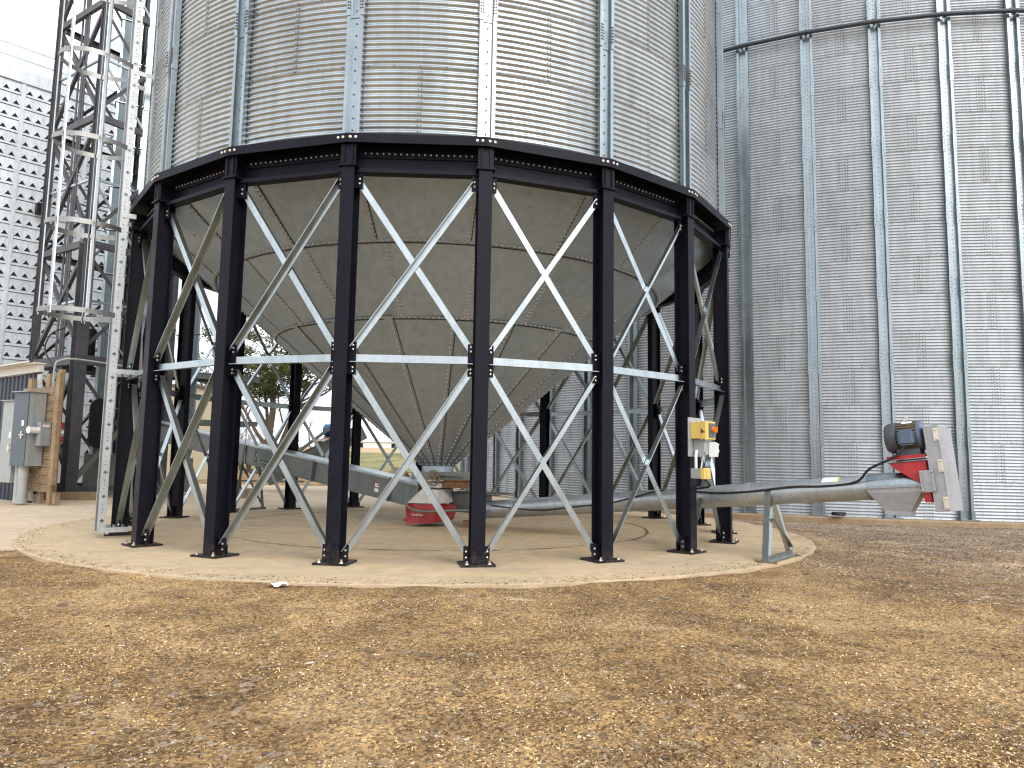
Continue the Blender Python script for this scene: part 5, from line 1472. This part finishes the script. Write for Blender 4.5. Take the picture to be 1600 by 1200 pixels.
# house
ho_ = Vector((-44.4, 184, 3.5)); hs2 = thing("farm_house", "small house with brown hip roof behind the far conveyor", "house", ho_)
m_ = MB(org=ho_); m_.box(ho_ + UP * 0.7, (8.4, 8, 2.2)); link("wall", m_.mesh("wall", 'cream'), hs2)
m_ = MB(org=ho_); rf = [ho_ + Vector((sx * 5.0, sy * 4.7, 1.5)) for sx, sy in ((-1, -1), (1, -1), (1, 1), (-1, 1))] + [ho_ + Vector((-0.7, 0, 3.0)), ho_ + Vector((1.6, 0, 3.0))]
m_.add(rf, [(0, 1, 5, 4), (1, 2, 5), (2, 3, 4, 5), (3, 0, 4), (0, 3, 2, 1)]); hr = link("roof", m_.mesh("roof", 'shingle'), hs2)
m_ = MB(org=ho_); m_.box(ho_ + Vector((-0.9, 0.3, 3.0)), (0.6, 0.6, 1.0)); link("chimney", m_.mesh("chimney", 'rust'), hr)
for dx in (-2.6, 2.2):
    m_ = MB(org=ho_); m_.box(ho_ + Vector((dx, -4.03, 0.9)), (1.1, 0.1, 1.0)); link("window", m_.mesh("window", 'void'), hs2)
# far conveyor with blue motor
c0, c1 = Vector((-7.9, 23.8, 0.35)), Vector((-4.9, 24.3, 1.95)); cd = (c1 - c0).normalized(); cn = Vector((cd.y, -cd.x, 0)).normalized(); cn = cn if cn.y < 0 else -cn; cuu = cd.cross(cn); cuu = cuu if cuu.z > 0 else -cuu
o = Vector((c0.x, c0.y, 0)); fc = thing("far_conveyor", "shorter galvanized conveyor with blue motor standing behind the rear legs", "conveyor", o)
m_ = MB(org=o); m_.box((c0 + c1) / 2, ((c1 - c0).length, 0.4, 0.5), (cd, cn, cuu)); link("casing", m_.mesh("casing", 'conv'), fc)
m_ = MB(org=o); m_.box((c0 + c1) / 2 + cuu * 0.262, ((c1 - c0).length, 0.5, 0.02), (cd, cn, cuu)); link("top_cover", m_.mesh("top_cover", 'stiff'), fc)
m_ = MB(org=o); bm0 = Vector((-6.15, 23.85, 1.95)); m_.tube([bm0, bm0 + Vector((0.06, 0, 0)), bm0 + Vector((0.65, 0.05, 0))], [0.12, 0.2, 0.2], 18); link("motor", m_.mesh("motor", 'blue', 40), fc)
m_ = MB(org=o)
for s_ in (0.3, 0.8):
    p = c0 + (c1 - c0) * s_
    for k in (-0.3, 0.3): m_.rod(Vector((p.x, p.y, 0)) + cn * k, p + cn * k * 0.7 - UP * 0.2, 0.07)
m_.rod(Vector((-7.2, 23.3, 0.9)), Vector((-5.5, 23.6, 2.3)), 0.10); m_.rod(Vector((-8.6, 23.3, 0.62)), Vector((-6.6, 23.5, 0.62)), 0.06); m_.rod(Vector((-8.6, 23.3, 0.28)), Vector((-6.6, 23.5, 0.28)), 0.06)
for x in (-8.4, -7.6, -6.8): m_.rod(Vector((x, 23.4, 0)), Vector((x, 23.4, 0.62)), 0.06)
link("support_stand", m_.mesh("support_stand", 'conv'), fc)
m_ = MB(org=o); m_.box(Vector((-5.6, 23.75, 1.72)), (0.9, 0.5, 0.05)); link("motor_shelf", m_.mesh("motor_shelf", 'tower'), fc)
text("lettering", "Sukup", 0.24, fc, c0 + (c1 - c0) * 0.36 + cn * 0.203 - cuu * 0.07 - o, cd, cuu, 'green', 0.001)

# ------------------------------------------------------------------ trees and shrubs
def branchy(root, h, seed, levels, spread, r0, segs=4, droop=0.0, kids=(3, 5)):
    rg = random.Random(seed); m_ = MB(org=root); tips = []
    def grow(p, d, L, r, lv):
        pts = [p]; rs = [r]; q = p.copy(); dd = d.copy()
        for i in range(segs):
            dd = (dd + Vector((rg.uniform(-1, 1), rg.uniform(-1, 1), rg.uniform(-0.6, 0.8) - droop)) * 0.16).normalized()
            q = q + dd * (L / segs); pts.append(q.copy()); rs.append(r * (1 - 0.62 * (i + 1) / segs))
        m_.tube(pts, rs, 6 if lv == 0 else (4 if lv < 2 else 3), False)
        if lv == levels: tips.append((q, dd)); return
        for k in range(rg.randint(*kids)):
            t = rg.uniform(0.3, 1.0); i = min(int(t * segs), segs - 1); base = pts[i].lerp(pts[i + 1], t * segs - i)
            a = rg.uniform(0, 6.283); side = Vector((math.cos(a), math.sin(a), rg.uniform(-0.1, 0.7)))
            nd_ = (dd * (1 - spread) + side * spread).normalized()
            grow(base, nd_, L * rg.uniform(0.5, 0.78), max(rs[i] * 0.6, 0.006), lv + 1)
        tips.append((q, dd))
    return m_, tips, grow
tr = Vector((-14.2, 42, -0.05)); pt = thing("pine_tree", "shaggy pine tree with forked brown trunk behind the hopper cone", "tree", tr)
m_, tips, grow = branchy(tr, 9, 5, 3, 0.62, 0.3, kids=(3, 4))
grow(tr + Vector((0.3, 0, 0)), Vector((-0.12, 0.0, 1)).normalized(), 7.5, 0.26, 0)
grow(tr + Vector((0.5, 0, 0)), Vector((0.16, 0.1, 1)).normalized(), 6.2, 0.20, 0)
grow(tr + Vector((0.2, 0, 1.2)), Vector((0.55, -0.1, 0.8)).normalized(), 4.6, 0.13, 0)
grow(tr + Vector((0.2, 0, 1.6)), Vector((-0.6, -0.1, 0.8)).normalized(), 4.2, 0.13, 0)
link("trunk", m_.mesh("trunk", 'bark', 60), pt)
V = []; F = []; k_ = 0
rg = np.random.default_rng(4)
for (q, dd) in tips:
    if q.z < 3.0 + rg.uniform(-0.4, 1.2): continue
    for _ in range(80):
        c = np.array(q) + rg.normal(0, 0.26, 3) * np.array([1, 1, 0.6]); a = rg.normal(0, 1, 3); a[2] = abs(a[2]) * 0.9; a /= np.linalg.norm(a); b = np.cross(a, rg.normal(0, 1, 3)); b /= np.linalg.norm(b) + 1e-9
        L_ = rg.uniform(0.16, 0.30); w_ = rg.uniform(0.02, 0.045)
        V += [c - b * w_, c + b * w_, c + a * L_ + b * w_ * 0.3, c + a * L_ - b * w_ * 0.3]; F.append((k_, k_ + 1, k_ + 2, k_ + 3)); k_ += 4
V = np.array(V) - np.array(tr)
link("crown", np_mesh("crown", V, np.array(F), 'needle'), pt)
shr = [(-18.6, 50, 4.2, 11, "tall bare brown shrub left of the pine trunk"), (-16.8, 47, 3.0, 12, "low tangled bare shrub just left of the pine"), (-14.9, 49, 2.6, 13, "bare bush growing at the foot of the pine"), (-12.6, 52, 2.4, 14, "bare bush right of the pine trunk"), (-21.2, 55, 4.6, 15, "leafless shrub behind the cream building")]
for (x, y, h, sd, lb) in shr:
    rt_p = Vector((x, y, -0.06)); m_, tips, grow = branchy(rt_p, h, sd, 3, 0.5, 0.05, segs=3, kids=(3, 4)); rg2 = random.Random(sd)
    for k in range(9):
        a = rg2.uniform(0, 6.28); grow(rt_p + Vector((rg2.uniform(-.7, .7), rg2.uniform(-.4, .4), 0)), Vector((math.cos(a) * 0.5, math.sin(a) * 0.5, 1)).normalized(), h * rg2.uniform(0.45, 0.65), 0.045, 0)
    tag(link("bare_shrub", m_.mesh("bare_shrub", 'twig'), loc=rt_p), lb, "shrub", "leafless shrubs around the pine")
far = [(-58, 210, 9, 21, "distant leafless tree left of the house"), (-52, 214, 7, 22, "smaller distant leafless tree next to the house")]
for (x, y, h, sd, lb) in far:
    rt_p = Vector((x, y, 3.9)); m_, tips, grow = branchy(rt_p, h, sd, 3, 0.5, 0.1, segs=3, kids=(4, 5))
    grow(rt_p, Vector((0, 0, 1)), h * 0.62, 0.22, 0); grow(rt_p, Vector((0.2, 0, 1)).normalized(), h * 0.55, 0.18, 0)
    tag(link("distant_tree", m_.mesh("distant_tree", 'twig'), loc=rt_p), lb, "tree", "bare trees on the horizon")
# far row of fence posts
for i in range(6):
    m_ = MB(); m_.box((0, 0, 0.6), (0.25, 0.25, 1.2)); p = (-38.5 + i * 2.2, 132 + (i % 2) * 0.4, 1.9)
    tag(link("fence_post", m_.mesh("fence_post", 'twig'), loc=p), "short dark post at the far field edge, " + ("leftmost of the row", "second from the left in the row", "third from the left in the row", "third from the right in the row", "second from the right in the row", "rightmost of the row")[i], "post", "posts edging the far field")

# black hose coil on the tank footing
m_ = MB(org=(7.02, 15.72, -0.02)); cc = Vector((7.02, 15.72, 0.03))
for dz in (0, 0.035):
    m_.tube([cc + Vector((0.13 * math.cos(t), 0.10 * math.sin(t), dz)) for t in np.linspace(0, 6.283, 21)], 0.022, 6, False)
m_.box(cc + Vector((0, 0, 0.01)), (0.16, 0.12, 0.05))
tag(link("black_coil", m_.mesh("black_coil", 'rubber', 60), loc=(7.02, 15.72, -0.02)), "black rubber coil lying on the tank footing behind the auger", "coil")

# ================================================================== loose ground cover
def in_view_ok(x, y):
    pad = np.hypot(x - CX, y - CY) < 5.74
    tank = np.hypot(x - TX, y - TY) < RT + 0.42
    yard = (x < -5.5) & (y > 8.4)
    rear = (x < 1.2) & (y > 12)
    return ~(pad | tank | yard | rear)
def scatter(n, y0, y1, pw):
    u = rng.random(n) ** pw
    y = y0 + (y1 - y0) * u
    x = (rng.random(n) * 2 - 1) * (0.76 * y + 0.6) + 0.02 * y
    ok = in_view_ok(x, y)
    return x[ok], y[ok]
def chips(name, n, y0, y1, pw, smin, smax, asp, mat, thick):
    x, y = scatter(n, y0, y1, pw)
    # husks drift into patches
    dens = fbm(x, y, 21, 4, 0.9)
    keep = rng.random(len(x)) < np.clip(0.62 + 0.42 * dens, 0.12, 1)
    x, y = x[keep], y[keep]; n = len(x)
    z = ground_z(x, y)
    s = smin + (smax - smin) * rng.random(n) ** 2.2
    th = rng.random(n) * 2 * np.pi; tilt = np.clip(rng.normal(0, 0.45, n), -0.9, 0.9); al = asp * (0.6 + 0.8 * rng.random(n))
    ux = np.stack([np.cos(th), np.sin(th), np.tan(tilt) * 0.6], 1); vx = np.stack([-np.sin(th), np.cos(th), rng.normal(0, 0.35, n)], 1)
    c = np.stack([x, y, z + thick * s + 0.001], 1)
    a = ux * (s / 2)[:, None]; b = vx * (s * al / 2)[:, None]
    j = lambda: (1 + rng.normal(0, 0.18, n))[:, None]
    V = np.stack([c - a * j() - b * j() * 0.7, c + a * j() - b * j(), c + a * j() * 0.8 + b * j(), c - a * j() + b * j() * 0.8], 1).reshape(-1, 3)
    F = np.arange(4 * n).reshape(n, 4)
    return stuff(link(name, np_mesh(name, V, F, mat)))
chips("grain_husks", 560000, 2.5, 13.5, 1.55, 0.0042, 0.015, 0.42, 'husk', 0.22)
# a sprinkle of husks kicked onto the rim of the pad
n = 2600; aa = rng.uniform(-1.9, 1.6, n); rr_ = 5.71 - np.abs(rng.normal(0, 0.16, n)); th = rng.random(n) * 6.283; sz = 0.004 + 0.009 * rng.random(n)
c_ = np.stack([CX + rr_ * np.sin(aa), CY - rr_ * np.cos(aa), np.full(n, 0.004)], 1)
ux = np.stack([np.cos(th), np.sin(th), rng.normal(0, .2, n)], 1) * sz[:, None]; vx = np.stack([-np.sin(th), np.cos(th), rng.normal(0, .2, n)], 1) * (sz * 0.45)[:, None]
stuff(link("pad_husks", np_mesh("pad_husks", np.stack([c_ - ux - vx, c_ + ux - vx, c_ + ux + vx, c_ - ux + vx], 1).reshape(-1, 3), np.arange(4 * n).reshape(n, 4), 'husk')))
def stones(name, n, y0, y1, pw, smin, smax, mat):
    x, y = scatter(n, y0, y1, pw)
    dens = fbm(x, y, 33, 4, 0.7)
    keep = rng.random(len(x)) < np.clip(0.35 + 0.5 * dens + 0.25 * (x > 3.5), 0.06, 1)
    x, y = x[keep], y[keep]; n = len(x); z = ground_z(x, y)
    s = smin + (smax - smin) * rng.random(n) ** 3
    base = np.array([[1, 0, 0], [0, 1, 0], [-1, 0, 0], [0, -1, 0], [0.25, 0.1, 0.42], [0, 0, -0.5]], float)
    Fb = np.array([[0, 1, 4], [1, 2, 4], [2, 3, 4], [3, 0, 4], [1, 0, 5], [2, 1, 5], [3, 2, 5], [0, 3, 5]])
    th = rng.random(n) * 6.283
    P = base[None] * (1 + rng.normal(0, 0.22, (n, 6, 1))) + rng.normal(0, 0.12, (n, 6, 3))
    ct_, st_ = np.cos(th)[:, None], np.sin(th)[:, None]
    X = (P[..., 0] * ct_ - P[..., 1] * st_); Y = P[..., 0] * st_ + P[..., 1] * ct_
    V = np.stack([X, Y, P[..., 2]], -1) * (s / 2)[:, None, None] + np.stack([x, y, z + s * 0.08], 1)[:, None, :]
    F = (Fb[None] + (np.arange(n) * 6)[:, None, None]).reshape(-1, 3)
    return stuff(link(name, np_mesh(name, V.reshape(-1, 3), F, mat)))
stones("gravel_stones", 60000, 2.5, 14.8, 1.35, 0.006, 0.028, 'stone')
def strip(n, x0, x1, y0, y1):
    x = x0 + (x1 - x0) * rng.random(n); y = y0 + (y1 - y0) * rng.random(n); ok = in_view_ok(x, y) & (x < 0.8 * y) & (x + 0.25 * (y - 8) > 3.2)
    return x[ok], y[ok]
_sc = scatter
scatter = lambda n, y0, y1, pw: strip(n, 2.0, 11.5, y0, y1)
stones("gravel_strip", 70000, 6.0, 15.5, 1, 0.010, 0.040, 'stone')
scatter = _sc
# dark clods
def clod(x, y, s, sd):
    r = random.Random(sd); bm_ = bmesh.new(); bmesh.ops.create_icosphere(bm_, subdivisions=2, radius=1.0)
    for v in bm_.verts: v.co = Vector((v.co.x * s * r.uniform(0.7, 1.3), v.co.y * s * r.uniform(0.6, 1.1), v.co.z * s * 0.38 * r.uniform(0.6, 1.3)))
    me = bpy.data.meshes.new("dirt_clod"); bm_.to_mesh(me); bm_.free(); me.materials.append(MAT['dirt'])
    return me
mbv = []; bm_all = bmesh.new()
rc = random.Random(8)
for i in range(46):
    y = rc.uniform(3.0, 7.8); x = rc.uniform(-0.7, 0.75) * y
    if not in_view_ok(np.array([x]), np.array([y]))[0]: continue
    me = clod(x, y, rc.uniform(0.012, 0.035), i); t = bmesh.new(); t.from_mesh(me)
    bmesh.ops.translate(t, vec=(x, y, float(ground_z(np.array([x]), np.array([y]))[0]) + 0.004), verts=t.verts); t.to_mesh(me); bm_all.from_mesh(me); t.free(); bpy.data.meshes.remove(me)
me = bpy.data.meshes.new("dirt_clods"); bm_all.to_mesh(me); bm_all.free(); me.materials.append(MAT['dirt'])
stuff(link("dirt_clods", me))
# scrap of white paper at the pad's edge
px, py = -1.95, 6.28
m_ = MB(org=(px, py, -0.08)); rr = random.Random(2); g = []
for j in range(4):
    for i in range(6): g.append(Vector((px + i * 0.034 - 0.08, py + j * 0.03 - 0.04, -0.02 + rr.uniform(0, 0.035))))
m_.add(g, [(j * 6 + i, j * 6 + i + 1, j * 6 + i + 7, j * 6 + i + 6) for j in range(3) for i in range(5)])
tag(link("paper_scrap", m_.mesh("paper_scrap", 'white'), loc=(px, py, -0.08)), "crumpled white scrap lying at the front edge of the pad", "litter")
